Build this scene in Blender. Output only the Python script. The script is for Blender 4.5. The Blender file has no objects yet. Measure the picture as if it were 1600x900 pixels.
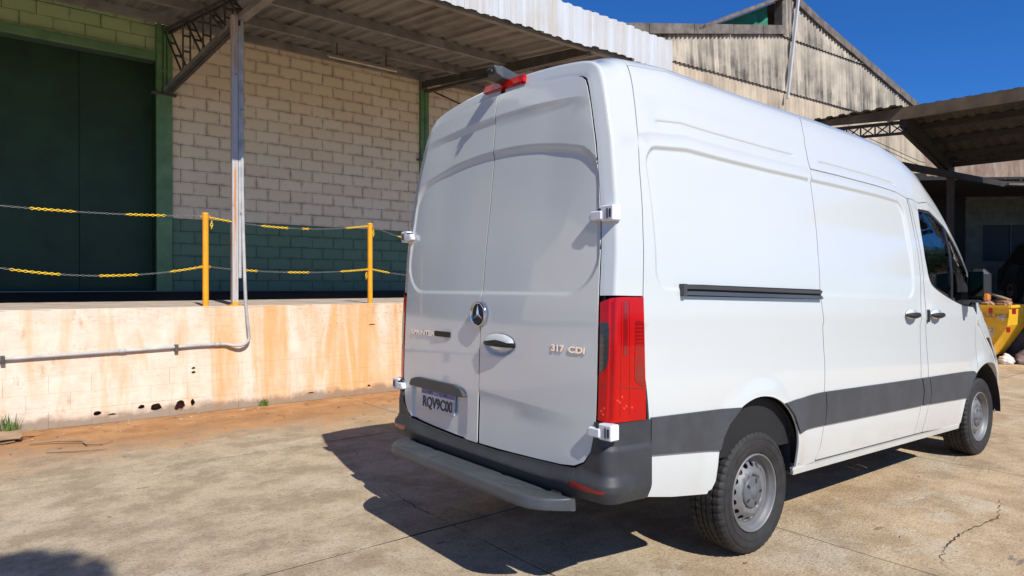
import bpy, bmesh, math, random
import numpy as np
from mathutils import Vector, Matrix
from mathutils.geometry import delaunay_2d_cdt
random.seed(7)
C = bpy.context.scene.collection
R = math.radians
# ---------------------------------------------------------------- camera, world, sun, exposure
cd = bpy.data.cameras.new('camera'); cam = bpy.data.objects.new('camera', cd); C.objects.link(cam)
cam.location = (0, 0, 1.5578)
cd.sensor_width = 36.0; cd.lens = 36.0 * 1047.1 / 1600.0
cd.clip_start = 0.05; cd.clip_end = 2000
cam.rotation_euler = (Matrix.Rotation(R(90) - 0.003, 4, 'X') @ Matrix.Rotation(-0.0011, 4, 'Z')).to_euler()
bpy.context.scene.camera = cam
SUN = Vector((.55, -.928, 1.0)).normalized()
w = bpy.data.worlds.new('World'); bpy.context.scene.world = w; w.use_nodes = True
nt = w.node_tree; nt.nodes.clear()
sky = nt.nodes.new('ShaderNodeTexSky'); sky.sky_type = 'NISHITA'; sky.sun_disc = False
sky.sun_elevation = math.asin(SUN.z); sky.sun_rotation = math.atan2(SUN.x, SUN.y)
sky.altitude = 1200; sky.air_density = 1.0; sky.dust_density = 0.15; sky.ozone_density = 3.5
bg = nt.nodes.new('ShaderNodeBackground'); bg.inputs[1].default_value = 0.09
ow = nt.nodes.new('ShaderNodeOutputWorld')
mx = nt.nodes.new('ShaderNodeMix'); mx.data_type = 'RGBA'; mx.blend_type = 'MULTIPLY'; mx.inputs[0].default_value = 1.0; mx.inputs[7].default_value = (.24, .68, 1.26, 1)
nt.links.new(sky.outputs[0], mx.inputs[6]); nt.links.new(mx.outputs[2], bg.inputs[0]); nt.links.new(bg.outputs[0], ow.inputs[0])
sl = bpy.data.lights.new('sun', 'SUN'); sl.energy = 4.7; sl.angle = R(0.5); sl.color = (1.0, 0.955, 0.885)
so = bpy.data.objects.new('sun', sl); C.objects.link(so); so.rotation_euler = SUN.to_track_quat('Z', 'Y').to_euler()
vs = bpy.context.scene.view_settings
vs.view_transform = 'Standard'; vs.look = 'None'; vs.exposure = 0.2; vs.gamma = 1.0; vs.use_curve_mapping = False

# ---------------------------------------------------------------- frames measured from the photograph
DOCK_A = 0.673                       # direction of the loading dock
VAN = (-0.1778, 3.8761, 0.6647)      # van position and heading
RAKE, RAX = 0.0277, 1.2649
dA = Vector((math.cos(DOCK_A), math.sin(DOCK_A), 0)); nA = Vector((-math.sin(DOCK_A), math.cos(DOCK_A), 0))

# ---------------------------------------------------------------- object helpers
def link(o, parent=None):
    C.objects.link(o)
    if parent is not None: o.parent = parent
    return o
def tag(o, label=None, cat=None, group=None, kind=None):
    if label: o['label'] = label
    if cat: o['category'] = cat
    if group: o['group'] = group
    if kind: o['kind'] = kind
    return o
def empty(name, loc=(0, 0, 0), rz=0.0, label=None, cat=None, group=None, kind=None):
    o = bpy.data.objects.new(name, None); o.empty_display_size = .2
    o.location = loc; o.rotation_euler = (0, 0, rz); C.objects.link(o)
    return tag(o, label, cat, group, kind)
class MB:
    def __init__(s): s.v = []; s.f = []; s.m = []; s.sm = []
    def add(s, vs_, fs, mi=0, smooth=False):
        b = len(s.v); s.v += [tuple(p) for p in vs_]
        for f in fs: s.f.append(tuple(b + i for i in f)); s.m.append(mi); s.sm.append(smooth)
        return s
    def box(s, x0, x1, y0, y1, z0, z1, mi=0, c=0.0):
        if c <= 0:
            v = [(x, y, z) for x in (x0, x1) for y in (y0, y1) for z in (z0, z1)]
            return s.add(v, [(0, 1, 3, 2), (4, 6, 7, 5), (0, 4, 5, 1), (2, 3, 7, 6), (0, 2, 6, 4), (1, 5, 7, 3)], mi)
        bm = bmesh.new(); bmesh.ops.create_cube(bm, size=1)
        for q in bm.verts: q.co = Vector(((x0 + x1) / 2 + q.co.x * (x1 - x0), (y0 + y1) / 2 + q.co.y * (y1 - y0), (z0 + z1) / 2 + q.co.z * (z1 - z0)))
        bmesh.ops.bevel(bm, geom=list(bm.edges), offset=c, segments=1, affect='EDGES')
        bm.verts.index_update()
        s.add([q.co for q in bm.verts], [[q.index for q in f.verts] for f in bm.faces], mi); bm.free(); return s
    def bar(s, p, q, w_, h_, mi=0, up=(0, 0, 1)):
        p = Vector(p); q = Vector(q); t = (q - p).normalized(); u = Vector(up)
        a = t.cross(u)
        if a.length < 1e-4: a = t.cross(Vector((0, 1, 0)))
        a.normalize(); b = a.cross(t).normalized()
        v = [e + a * (sx * w_ / 2) + b * (sy * h_ / 2) for e in (p, q) for sx, sy in ((-1, -1), (1, -1), (1, 1), (-1, 1))]
        return s.add(v, [(0, 3, 2, 1), (4, 5, 6, 7), (0, 1, 5, 4), (1, 2, 6, 5), (2, 3, 7, 6), (3, 0, 4, 7)], mi)
    def tube(s, pts, r, n=10, mi=0, cap=True, smooth=True):
        pts = [Vector(p) for p in pts]; rings = []; t0 = (pts[1] - pts[0]).normalized()
        a = t0.orthogonal().normalized()
        rr = r if isinstance(r, (list, tuple)) else [r] * len(pts); v = []
        for i, p in enumerate(pts):
            t = ((pts[min(i + 1, len(pts) - 1)] - pts[max(i - 1, 0)])).normalized()
            a = (a - t * a.dot(t)).normalized(); b = t.cross(a)
            v += [p + (a * math.cos(2 * math.pi * k / n) + b * math.sin(2 * math.pi * k / n)) * rr[i] for k in range(n)]
        f = [(i * n + k, i * n + (k + 1) % n, (i + 1) * n + (k + 1) % n, (i + 1) * n + k) for i in range(len(pts) - 1) for k in range(n)]
        s.add(v, f, mi, smooth)
        if cap: s.add(v[:n], [tuple(range(n))[::-1]], mi); s.add(v[-n:], [tuple(range(n))], mi)
        return s
    def lathe(s, prof, c=(0, 0, 0), axis='Y', n=48, mi=0, smooth=True, close=False):
        v = []
        for r, h in prof:
            for k in range(n):
                a = 2 * math.pi * k / n; x, z = r * math.cos(a), r * math.sin(a)
                p = {'Y': (x, h, z), 'Z': (x, z, h), 'X': (h, x, z)}[axis]
                v.append((c[0] + p[0], c[1] + p[1], c[2] + p[2]))
        m = len(prof); f = []
        for i in range(m - 1 if not close else m):
            j = (i + 1) % m
            for k in range(n): f.append((i * n + k, i * n + (k + 1) % n, j * n + (k + 1) % n, j * n + k))
        return s.add(v, f, mi, smooth)
    def prism(s, poly, fn, d0, d1, mi=0):
        n = len(poly); v = [fn(a, b, d0) for a, b in poly] + [fn(a, b, d1) for a, b in poly]
        f = [tuple(range(n)), tuple(range(n, 2 * n))[::-1]] + [(i, i + n, (i + 1) % n + n, (i + 1) % n) for i in range(n)]
        return s.add(v, f, mi)
    def build(s, name, mats, parent=None, label=None, cat=None, group=None, kind=None, loc=None, fix=True):
        me = bpy.data.meshes.new(name); me.from_pydata([tuple(p) for p in s.v], [], s.f)
        if not isinstance(mats, (list, tuple)): mats = [mats]
        for m in mats: me.materials.append(m)
        me.polygons.foreach_set('material_index', s.m); me.polygons.foreach_set('use_smooth', s.sm)
        if fix:
            bm = bmesh.new(); bm.from_mesh(me); bmesh.ops.recalc_face_normals(bm, faces=bm.faces[:]); bm.to_mesh(me); bm.free()
        me.update()
        o = bpy.data.objects.new(name, me); link(o, parent)
        if loc is not None: o.location = loc
        return tag(o, label, cat, group, kind)
def inst(o, parent=None, loc=None, rot=None, scale=None):
    c = o.copy(); link(c); c.parent = parent if parent is not None else o.parent
    if loc is not None: c.location = loc
    if rot is not None: c.rotation_euler = rot
    if scale is not None: c.scale = scale
    return c

# ---------------------------------------------------------------- materials
class NT:
    def __init__(s, name):
        s.m = bpy.data.materials.new(name); s.m.use_nodes = True; s.t = s.m.node_tree
        s.p = s.t.nodes['Principled BSDF']; s.o = s.t.nodes['Material Output']
    def n(s, typ, **kw):
        x = s.t.nodes.new('ShaderNode' + typ)
        for k, v in kw.items(): setattr(x, k, v)
        return x
    def l(s, a, b): s.t.links.new(a, b)
    def pos(s, rz=0.0, scale=(1, 1, 1), obj=False):
        g = s.n('TexCoord').outputs['Object'] if obj else s.n('NewGeometry').outputs['Position']
        m1 = s.n('Mapping'); m1.inputs['Rotation'].default_value = (0, 0, -rz); s.l(g, m1.inputs[0])
        m2 = s.n('Mapping'); m2.inputs['Scale'].default_value = scale; s.l(m1.outputs[0], m2.inputs[0])
        return m2.outputs[0]
    def noise(s, vec, scale, detail=4, rough=.55, dist=0.0):
        x = s.n('TexNoise'); x.inputs['Scale'].default_value = scale; x.inputs['Detail'].default_value = detail
        x.inputs['Roughness'].default_value = rough; x.inputs['Distortion'].default_value = dist
        if vec is not None: s.l(vec, x.inputs['Vector'])
        return x.outputs[0]
    def ramp(s, fac, stops, interp='LINEAR'):
        x = s.n('ValToRGB'); x.color_ramp.interpolation = interp; e = x.color_ramp.elements
        while len(e) < len(stops): e.new(.5)
        for i, (p, c) in enumerate(stops):
            e[i].position = p; e[i].color = (c, c, c, 1) if isinstance(c, (int, float)) else (*c, 1)
        s.l(fac, x.inputs[0]); return x.outputs[0]
    def mix(s, fac, a, b, mode='MIX'):
        x = s.n('Mix', data_type='RGBA', blend_type=mode)
        for i, val in ((0, fac), (6, a), (7, b)):
            if hasattr(val, 'links') or hasattr(val, 'is_linked'): s.l(val, x.inputs[i])
            elif i == 0: x.inputs[0].default_value = val
            else: x.inputs[i].default_value = (*val, 1)
        return x.outputs[2]
    def math(s, op, a, b=0.0, clamp=False):
        x = s.n('Math', operation=op, use_clamp=clamp)
        for i, val in ((0, a), (1, b)):
            if hasattr(val, 'is_linked'): s.l(val, x.inputs[i])
            else: x.inputs[i].default_value = val
        return x.outputs[0]
    def sep(s, v):
        x = s.n('SeparateXYZ'); s.l(v, x.inputs[0]); return x.outputs
    def bump(s, h, strength=.3, dist=.01):
        x = s.n('Bump'); x.inputs['Strength'].default_value = strength; x.inputs['Distance'].default_value = dist
        s.l(h, x.inputs['Height']); s.l(x.outputs[0], s.p.inputs['Normal'])
    def set(s, color=None, rough=None, metal=None, **kw):
        I = s.p.inputs
        if color is not None:
            if hasattr(color, 'is_linked'): s.l(color, I['Base Color'])
            else: I['Base Color'].default_value = (*color, 1)
        if rough is not None:
            if hasattr(rough, 'is_linked'): s.l(rough, I['Roughness'])
            else: I['Roughness'].default_value = rough
        if metal is not None: I['Metallic'].default_value = metal
        for k, v in kw.items(): I[k.replace('_', ' ')].default_value = v
        return s.m
def simple(name, color, rough=.5, metal=0.0, var=.12, scale=8.0, bump=0.0, **kw):
    k = NT(name); v = k.noise(k.pos(), scale, 5)
    c = k.mix(k.ramp(v, [(.3, 0.), (.7, 1.)]), tuple(x * (1 - var) for x in color), tuple(min(1, x * (1 + var)) for x in color))
    k.set(c, rough, metal, **kw)
    if bump: k.bump(k.noise(k.pos(), scale * 12, 3), bump, .004)
    return k.m
def mat_paint():
    k = NT('van_white_paint'); p = k.pos()
    d = k.noise(p, 2.2, 5, .6); z = k.sep(p)[2]
    low = k.ramp(z, [(.30, 1.), (.62, 0.)])
    dirt = k.math('MULTIPLY', k.ramp(d, [(.4, 0.), (.75, 1.)]), k.math('ADD', k.math('MULTIPLY', low, .5), .05), True)
    c = k.mix(dirt, (.60, .625, .605), (.43, .38, .31))
    r = k.math('ADD', .14, k.math('MULTIPLY', k.ramp(d, [(.35, 0.), (.8, 1.)]), .12))
    k.set(c, r, Coat_Weight=.8, Coat_Roughness=.03)
    return k.m
def mat_plastic(name, col, rough=.5):
    k = NT(name); p = k.pos(); f = k.noise(p, 420, 2); d = k.noise(p, 5, 6, .65)
    k.set(k.mix(k.ramp(d, [(.42, 0.), (.8, .6)]), col, tuple(x * 1.5 + .015 for x in col)), k.math('ADD', rough - .08, k.math('MULTIPLY', d, .2)))
    k.bump(f, .12, .002); return k.m
def mat_ground():
    k = NT('worn_concrete_with_red_dust'); p = k.pos(DOCK_A); x, y, z = k.sep(p)
    st = k.pos(DOCK_A, (1.0, 1.0, 1))
    big = k.noise(st, .7, 5, .6); mid = k.noise(st, 2.4, 12, .74); rag = k.noise(st, 4.2, 12, .80); grit = k.noise(p, 55, 4, .75); fine = k.noise(p, 170, 3, .8); pit = k.noise(p, 24, 8, .8)
    sandy = k.mix(k.ramp(mid, [(.40, 0.), (.60, 1.)]), (.48, .335, .19), (.68, .505, .31))
    grey = k.mix(k.ramp(mid, [(.42, 0.), (.58, 1.)]), (.42, .325, .215), (.63, .51, .35))
    fx = k.math('ADD', k.math('MULTIPLY', k.math('SUBTRACT', x, 2.2), .33), k.math('MULTIPLY', k.math('SUBTRACT', big, .5), 2.4))
    base = k.mix(k.ramp(fx, [(.2, 0.), (.8, 1.)]), grey, sandy)
    # peeled screed patches with ragged edges, pale and dark
    pale = k.noise(k.pos(DOCK_A, (.95, 1.05, 1)), 1.35, 14, .70)
    base = k.mix(k.ramp(pale, [(.535, 0.), (.575, .42), (.64, .6)]), base, (.70, .60, .44))
    dk = k.noise(k.pos(DOCK_A, (1, 1.1, 2)), 1.05, 14, .72)
    base = k.mix(k.ramp(dk, [(.545, 0.), (.59, .32), (.66, .5)]), base, (.31, .235, .155))
    base = k.mix(k.ramp(rag, [(.36, .55), (.42, 0.)]), base, (.33, .24, .15))
    oil = k.noise(k.pos(DOCK_A, (1.5, 3.2, 5)), 1.7, 6, .6)
    base = k.mix(k.ramp(oil, [(.665, 0.), (.70, .7)]), base, (.16, .14, .125))
    fy = k.math('ADD', k.math('MULTIPLY', k.math('SUBTRACT', y, 6.75), .62), k.math('ADD', k.math('MULTIPLY', k.math('SUBTRACT', big, .5), 1.3), k.math('MULTIPLY', k.math('SUBTRACT', mid, .5), 2.0)))
    earth = k.mix(k.ramp(mid, [(.38, 0.), (.62, 1.)]), (.38, .17, .06), (.56, .30, .125))
    base = k.mix(k.math('MULTIPLY', k.ramp(fy, [(.05, 0.), (.75, 1.)]), .93), base, earth)
    gr = k.math('SUBTRACT', 1.0, k.math('MULTIPLY', k.ramp(fy, [(.2, 0.), (.9, 1.)]), .75))
    base = k.mix(k.math('MULTIPLY', k.ramp(grit, [(.38, .55), (.46, 0.)]), gr), base, (.13, .088, .052))
    base = k.mix(k.math('MULTIPLY', k.ramp(pit, [(.36, .5), (.43, 0.)]), gr), base, (.17, .12, .075))
    base = k.mix(k.math('MULTIPLY', k.ramp(fine, [(.56, 0.), (.66, .6)]), gr), base, (.72, .62, .46))
    k.set(base, .93, Specular_IOR_Level=.25)
    h = k.math('ADD', k.math('MULTIPLY', fine, .5), k.math('ADD', k.math('MULTIPLY', grit, 1.2), k.math('MULTIPLY', pit, 1.6)))
    k.bump(h, .75, .014)
    return k.m
def mat_dockwall():
    k = NT('peeling_cream_wall_paint'); p = k.pos(DOCK_A); x, y, z = k.sep(p)
    vert = k.pos(DOCK_A, (2.6, 2.6, .38)); n1 = k.noise(vert, 1.4, 6, .6, .5); n2 = k.noise(p, 5, 7, .65); n3 = k.noise(p, 22, 5, .7)
    cream = k.mix(k.ramp(n2, [(.3, 0.), (.7, 1.)]), (.66, .54, .41), (.80, .69, .56))
    side_ = k.ramp(k.math('ADD', k.math('MULTIPLY', x, .22), -.35), [(0., 0.), (.45, 1.)])
    rust = k.math('MULTIPLY', k.ramp(k.math('ADD', n1, k.math('MULTIPLY', side_, .14)), [(.50, 0.), (.72, 1.)]), .85)
    c = k.mix(rust, cream, (.72, .37, .13))
    sp = k.noise(k.pos(DOCK_A, (3, 3, 1.2)), 1.9, 6, .7)
    c = k.mix(k.ramp(sp, [(.60, 0.), (.72, .55)]), c, (.50, .24, .09))
    flake_m = k.math('MULTIPLY', k.ramp(n3, [(.60, 0.), (.63, 1.)]), k.ramp(k.math('ADD', k.math('MULTIPLY', z, .5), k.math('MULTIPLY', side_, .35)), [(.70, 0.), (.9, 1.)]))
    c = k.mix(flake_m, c, (.33, .29, .24))
    base_m = k.math('ADD', k.math('SUBTRACT', .18, z), k.math('MULTIPLY', k.math('SUBTRACT', n2, .5), .30))
    c = k.mix(k.ramp(base_m, [(.03, 0.), (.11, .8)]), c, (.23, .17, .12))
    dots = k.noise(p, 46, 3, .6)
    c = k.mix(k.ramp(dots, [(.735, 0.), (.76, .8)]), c, (.12, .09, .07))
    wv = k.noise(k.pos(DOCK_A, (.7, .7, 9)), 1.2, 5, .6, .3)
    c = k.mix(k.ramp(wv, [(.492, 0.), (.5, .32), (.508, 0.)]), c, (.30, .20, .13))
    k.set(c, .85, Specular_IOR_Level=.2); k.bump(k.math('ADD', n3, k.math('MULTIPLY', n2, .8)), .35, .012)
    return k.m
def mat_block(name, a, b, grime=(.13, .105, .08), gr=.6):
    k = NT(name); p = k.pos(DOCK_A); n2 = k.noise(p, 2.0, 6, .6); n3 = k.noise(p, 7, 6, .7); n4 = k.noise(p, 60, 3, .6)
    oi = k.n('ObjectInfo').outputs['Random']
    c = k.mix(k.math('ADD', k.math('MULTIPLY', oi, .6), k.math('MULTIPLY', n2, .5), True), a, b)
    # grime gathers round the joints of each block
    g = k.n('TexCoord').outputs['Object']; gx, gy, gz = k.sep(g)
    ex = k.math('SUBTRACT', .196, k.math('ABSOLUTE', gx)); ez = k.math('SUBTRACT', .096, k.math('ABSOLUTE', gz))
    e = k.math('MINIMUM', ex, ez)
    m = k.math('MULTIPLY', k.ramp(e, [(0., 1.), (.045, 0.)]), k.ramp(n3, [(.42, 0.), (.68, 1.)]))
    c = k.mix(k.math('MULTIPLY', m, gr), c, grime)
    c = k.mix(k.ramp(n3, [(.66, 0.), (.80, .35)]), c, grime)
    k.set(c, .9, Specular_IOR_Level=.2); k.bump(k.math('ADD', n4, n3), .3, .006)
    return k.m
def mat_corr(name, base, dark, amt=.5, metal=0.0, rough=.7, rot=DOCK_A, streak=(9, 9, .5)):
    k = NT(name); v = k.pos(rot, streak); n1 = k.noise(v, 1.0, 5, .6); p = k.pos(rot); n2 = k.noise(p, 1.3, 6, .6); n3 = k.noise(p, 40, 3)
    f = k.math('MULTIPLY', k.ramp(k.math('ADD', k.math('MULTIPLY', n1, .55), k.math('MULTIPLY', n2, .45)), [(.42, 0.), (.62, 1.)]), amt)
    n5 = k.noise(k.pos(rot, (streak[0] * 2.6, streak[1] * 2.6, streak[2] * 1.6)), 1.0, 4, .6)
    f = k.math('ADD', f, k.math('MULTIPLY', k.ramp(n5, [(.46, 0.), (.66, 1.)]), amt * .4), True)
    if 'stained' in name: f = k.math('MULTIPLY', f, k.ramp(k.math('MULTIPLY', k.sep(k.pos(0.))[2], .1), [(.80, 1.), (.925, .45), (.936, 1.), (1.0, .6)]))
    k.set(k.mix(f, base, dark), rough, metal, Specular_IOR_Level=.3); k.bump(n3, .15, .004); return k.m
def mat_glass(name, tint=(.55, .62, .60), rough=.0):
    k = NT(name); k.set(tint, rough, 0, Transmission_Weight=1.0, IOR=1.5); return k.m
M = {}
M['paint'] = mat_paint()
M['clad'] = mat_plastic('grey_plastic_cladding', (.050, .053, .057), .52)
M['step'] = mat_plastic('grey_step_plastic', (.055, .061, .067), .42)
M['black'] = mat_plastic('black_plastic', (.010, .010, .011), .55)
M['dark'] = simple('dark_underbody', (.012, .012, .012), .8)
M['rubber'] = simple('tyre_rubber', (.022, .021, .020), .72, 0, .35, 14, .2)
M['rim'] = simple('wheel_silver_steel', (.21, .21, .21), .52, .4, .12, 12)
M['cap'] = mat_plastic('wheel_centre_grey', (.10, .105, .115), .45)
M['chrome'] = simple('bright_chrome', (.72, .72, .74), .12, 1.0, .04)
M['starchrome'] = simple('satin_chrome', (.62, .62, .62), .38, .9, .04)
M['red'] = simple('red_lamp_lens', (.46, .001, .001), .22, 0, .10, 5, 0, Coat_Weight=.35, Coat_Roughness=.03, Specular_IOR_Level=.3)
M['reddark'] = simple('dark_red_lamp_band', (.24, .003, .004), .1, 0, .1, 5, 0, Coat_Weight=1.0)
M['redlight'] = simple('bright_red_reflector', (.85, .05, .03), .18, .3, .2, 60, 0, Coat_Weight=1.0)
M['redrefl'] = simple('dull_red_reflector', (.26, .012, .010), .3, 0, .1, 30, 0, Coat_Weight=.5)
M['smoke'] = simple('smoked_lamp_lens', (.035, .032, .032), .25, .2, .3, 60, 0, Coat_Weight=1.0)
M['amber'] = simple('amber_lens', (.75, .22, .02), .15, 0, .1, 20, 0, Coat_Weight=1.0)
M['hinge'] = simple('white_hinge_plastic', (.74, .74, .76), .35, 0, .05)
M['plate'] = simple('plate_white', (.62, .62, .64), .45, 0, .08, 20)
M['plateblue'] = simple('plate_violet_blue_band', (.10, .10, .30), .4)
M['ink'] = simple('plate_dark_letters', (.02, .02, .025), .5)
M['glass'] = mat_glass('side_window_glass')
M['mirror'] = simple('mirror_glass', (.025, .032, .028), .02, 1.0, .0)
M['seat'] = simple('cab_seat_fabric', (.03, .03, .033), .9)
M['ground'] = mat_ground()
M['joint'] = simple('slab_joint_dirt', (.035, .026, .02), .95)
M['dockwall'] = mat_dockwall()
M['deck'] = simple('dusty_deck_concrete', (.46, .38, .30), .9, 0, .22, 3, .3)
M['deckblack'] = simple('black_sooty_ramp', (.020, .016, .012), .8, 0, .3, 3, .2)
M['cream'] = mat_block('cream_painted_block', (.78, .64, .44), (.86, .74, .55))
M['teal'] = mat_block('teal_painted_block', (.12, .20, .135), (.15, .24, .16), (.04, .05, .045), .5)
M['green'] = mat_block('pale_green_painted_block', (.36, .46, .22), (.42, .52, .26), (.05, .08, .05), .4)
M['mortar'] = simple('dark_mortar', (.26, .20, .15), .95, 0, .3, 9)
M['mortarteal'] = simple('teal_mortar', (.06, .10, .08), .95)
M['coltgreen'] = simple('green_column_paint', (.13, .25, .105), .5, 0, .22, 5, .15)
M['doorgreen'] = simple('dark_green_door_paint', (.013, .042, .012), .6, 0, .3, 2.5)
M['steel'] = simple('dirty_grey_canopy_steel', (.23, .215, .20), .65, .0, .3, 4, .2)
M['steeldark'] = simple('dark_grey_truss_steel', (.075, .068, .06), .6, 0, .3, 5)
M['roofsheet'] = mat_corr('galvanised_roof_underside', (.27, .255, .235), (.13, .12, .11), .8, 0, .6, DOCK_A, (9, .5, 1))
M['fascia'] = mat_corr('weathered_galvanised_fascia', (.60, .63, .65), (.52, .47, .40), .8, .15, .5, DOCK_A, (6, 6, .4))
M['fibre'] = mat_corr('stained_fibre_cement', (.56, .485, .38), (.095, .085, .075), 1.0, 0, .9, .603, (2.2, 2.2, .16))
M['fibreclean'] = mat_corr('lower_fibre_cement', (.60, .50, .37), (.20, .16, .12), .55, 0, .9, .603, (1.6, 1.6, .2))
M['verge'] = simple('weathered_grey_verge', (.15, .125, .105), .9, 0, .45, 3, .3)
M['blacksteel'] = simple('black_lattice_steel', (.028, .025, .022), .7, 0, .3, 5)
M['bumper'] = mat_plastic('shade_darkened_bumper_plastic', (.034, .036, .039), .55)  # cladding grey darkened, shade on the rear face put into the colour
M['roofshade'] = mat_corr('shade_toned_roof_underside', (.085, .085, .08), (.035, .033, .03), .8, 0, .7, DOCK_A, (9, .5, 1))  # galvanised sheet seen from below, its shade painted into the colour
M['boardbrown'] = simple('weathered_brown_fascia_board', (.105, .075, .045), .85, 0, .35, 3, .2)
M['net'] = simple('green_shade_net', (.02, .17, .09), .8, 0, .3, 3)
M['pole'] = NT('x') and None
def mat_pole():
    k = NT('rusty_pale_pole_paint'); p = k.pos(DOCK_A); v = k.pos(DOCK_A, (30, 30, 1.1)); n1 = k.noise(v, 1.0, 6, .6); n2 = k.noise(p, 9, 5, .7)
    z = k.sep(p)[2]
    f = k.math('ADD', n1, k.ramp(z, [(0., 0.), (1., 0.)]))
    c = k.mix(k.ramp(f, [(.53, 0.), (.60, .9)]), (.46, .455, .44), (.52, .22, .06))
    c = k.mix(k.ramp(n2, [(.62, 0.), (.72, .7)]), c, (.30, .12, .05))
    k.set(c, .6); return k.m
M['pole'] = mat_pole()
M['pvc'] = simple('weathered_grey_conduit', (.42, .42, .41), .5, 0, .22, 6, .1)
M['yellow'] = simple('yellow_orange_post_paint', (.80, .36, .015), .4, 0, .1, 8)
M['chain_y'] = simple('yellow_plastic_chain', (.80, .52, .02), .4)
M['chain_s'] = simple('grey_steel_chain', (.20, .20, .20), .4, .6)
M['tubeglass'] = simple('unlit_fluorescent_tube', (.62, .52, .36), .3)
M['skip'] = simple('chipped_yellow_skip_paint', (.80, .45, .02), .5, 0, .14, 6, .2)
M['skipwear'] = simple('worn_patch_on_skip', (.66, .56, .40), .8, 0, .3, 12)
M['skipred'] = simple('red_reflective_sticker', (.6, .03, .02), .4)
M['bag'] = simple('white_plastic_sack', (.72, .68, .66), .5, 0, .15, 9, .3)
M['rubble'] = simple('brown_rubble', (.38, .20, .11), .9, 0, .4, 14, .4)
M['card'] = simple('dirty_brown_cardboard', (.30, .20, .12), .9, 0, .25, 9)
M['twig'] = simple('dry_twig', (.30, .20, .12), .9)
M['leafdry'] = simple('dry_fallen_leaf', (.30, .14, .06), .85, 0, .4, 30)
M['paperbit'] = simple('pale_litter', (.62, .58, .52), .8)
M['grass'] = simple('grass_blades', (.10, .17, .03), .7, 0, .4, 9)
M['leaf'] = simple('tree_leaves', (.055, .12, .025), .6, 0, .5, 2)
M['bark'] = simple('tree_bark', (.12, .085, .06), .9, 0, .3, 9, .4)
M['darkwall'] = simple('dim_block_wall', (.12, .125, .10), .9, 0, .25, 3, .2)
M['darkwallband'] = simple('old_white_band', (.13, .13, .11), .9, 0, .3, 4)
M['opening'] = simple('unlit_window_glass', (.010, .011, .012), .6)
M['carpaint'] = simple('dark_car_paint', (.02, .028, .026), .25, .2, .1, 4, 0, Coat_Weight=1.0)
M['greydock'] = simple('dark_grey_dock_wall', (.10, .08, .065), .95, 0, .5, 4, .3)  # uneven dark grey-brown, varied by noise
M['tile'] = mat_corr('brown_corrugated_cladding', (.20, .13, .10), (.33, .26, .20), .9, 0, .85, -.1, (7, 7, 1))
M['rustpipe'] = simple('rusty_orange_downpipe', (.42, .20, .05), .8, 0, .3, 5)
M['palewall'] = simple('pale_rendered_wall', (.55, .52, .47), .8, 0, .1, 1)
# ---------------------------------------------------------------- panel builder (constrained triangulation)
def inpoly(px, py, poly):
    c = np.zeros(len(px), bool); n = len(poly); j = n - 1
    for i in range(n):
        xi, yi = poly[i]; xj, yj = poly[j]
        if yi != yj:
            m = ((yi > py) != (yj > py)) & (px < (xj - xi) * (py - yi) / (yj - yi) + xi); c ^= m
        j = i
    return c
def segdist(P, poly, closed=True):
    d = np.full(len(P), 9e9); n = len(poly)
    for i in range(n if closed else n - 1):
        a = np.array(poly[i]); b = np.array(poly[(i + 1) % n]); ab = b - a; L = ab @ ab
        t = np.clip(((P - a) @ ab) / L if L > 0 else np.zeros(len(P)), 0, 1)
        q = P - (a + t[:, None] * ab); d = np.minimum(d, np.hypot(q[:, 0], q[:, 1]))
    return d
def densify(poly, step, closed=True):
    out = []; n = len(poly)
    for i in range(n if closed else n - 1):
        a = poly[i]; b = poly[(i + 1) % n]; L = math.hypot(b[0] - a[0], b[1] - a[1]); k = max(1, int(math.ceil(L / step)))
        for s in range(k): out.append((a[0] + (b[0] - a[0]) * s / k, a[1] + (b[1] - a[1]) * s / k))
    if not closed: out.append(tuple(poly[-1]))
    return out
def smooth_poly(P, closed=True, n=6):
    out = []; m = len(P)
    for i in range(m if closed else m - 1):
        g = lambda k: np.array(P[k % m] if closed else P[min(max(k, 0), m - 1)], float)
        p0, p1, p2, p3 = g(i - 1), g(i), g(i + 1), g(i + 2)
        for k in range(n):
            s = k / n
            q = .5 * ((2 * p1) + (-p0 + p2) * s + (2 * p0 - 5 * p1 + 4 * p2 - p3) * s * s + (-p0 + 3 * p1 - 3 * p2 + p3) * s ** 3)
            out.append((float(q[0]), float(q[1])))
    if not closed: out.append(tuple(P[-1]))
    return out
def round_poly(P, r, n=5):
    """round every corner of polygon P with radius r (number or list)"""
    out = []; m = len(P)
    for i in range(m):
        p = np.array(P[i], float); a = np.array(P[i - 1], float) - p; b = np.array(P[(i + 1) % m], float) - p
        la, lb = np.linalg.norm(a), np.linalg.norm(b); a /= la; b /= lb; rr = r[i] if isinstance(r, (list, tuple)) else r
        rr = min(rr, la * .48, lb * .48)
        if rr < 1e-4: out.append(tuple(p)); continue
        for k in range(n + 1):
            s = k / n; q = p + a * rr * (1 - s) ** 2 + b * rr * s ** 2; out.append((float(q[0]), float(q[1])))
    return out
def sstep(x): x = min(1., max(0., x)); return x * x * (3 - 2 * x)
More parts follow.
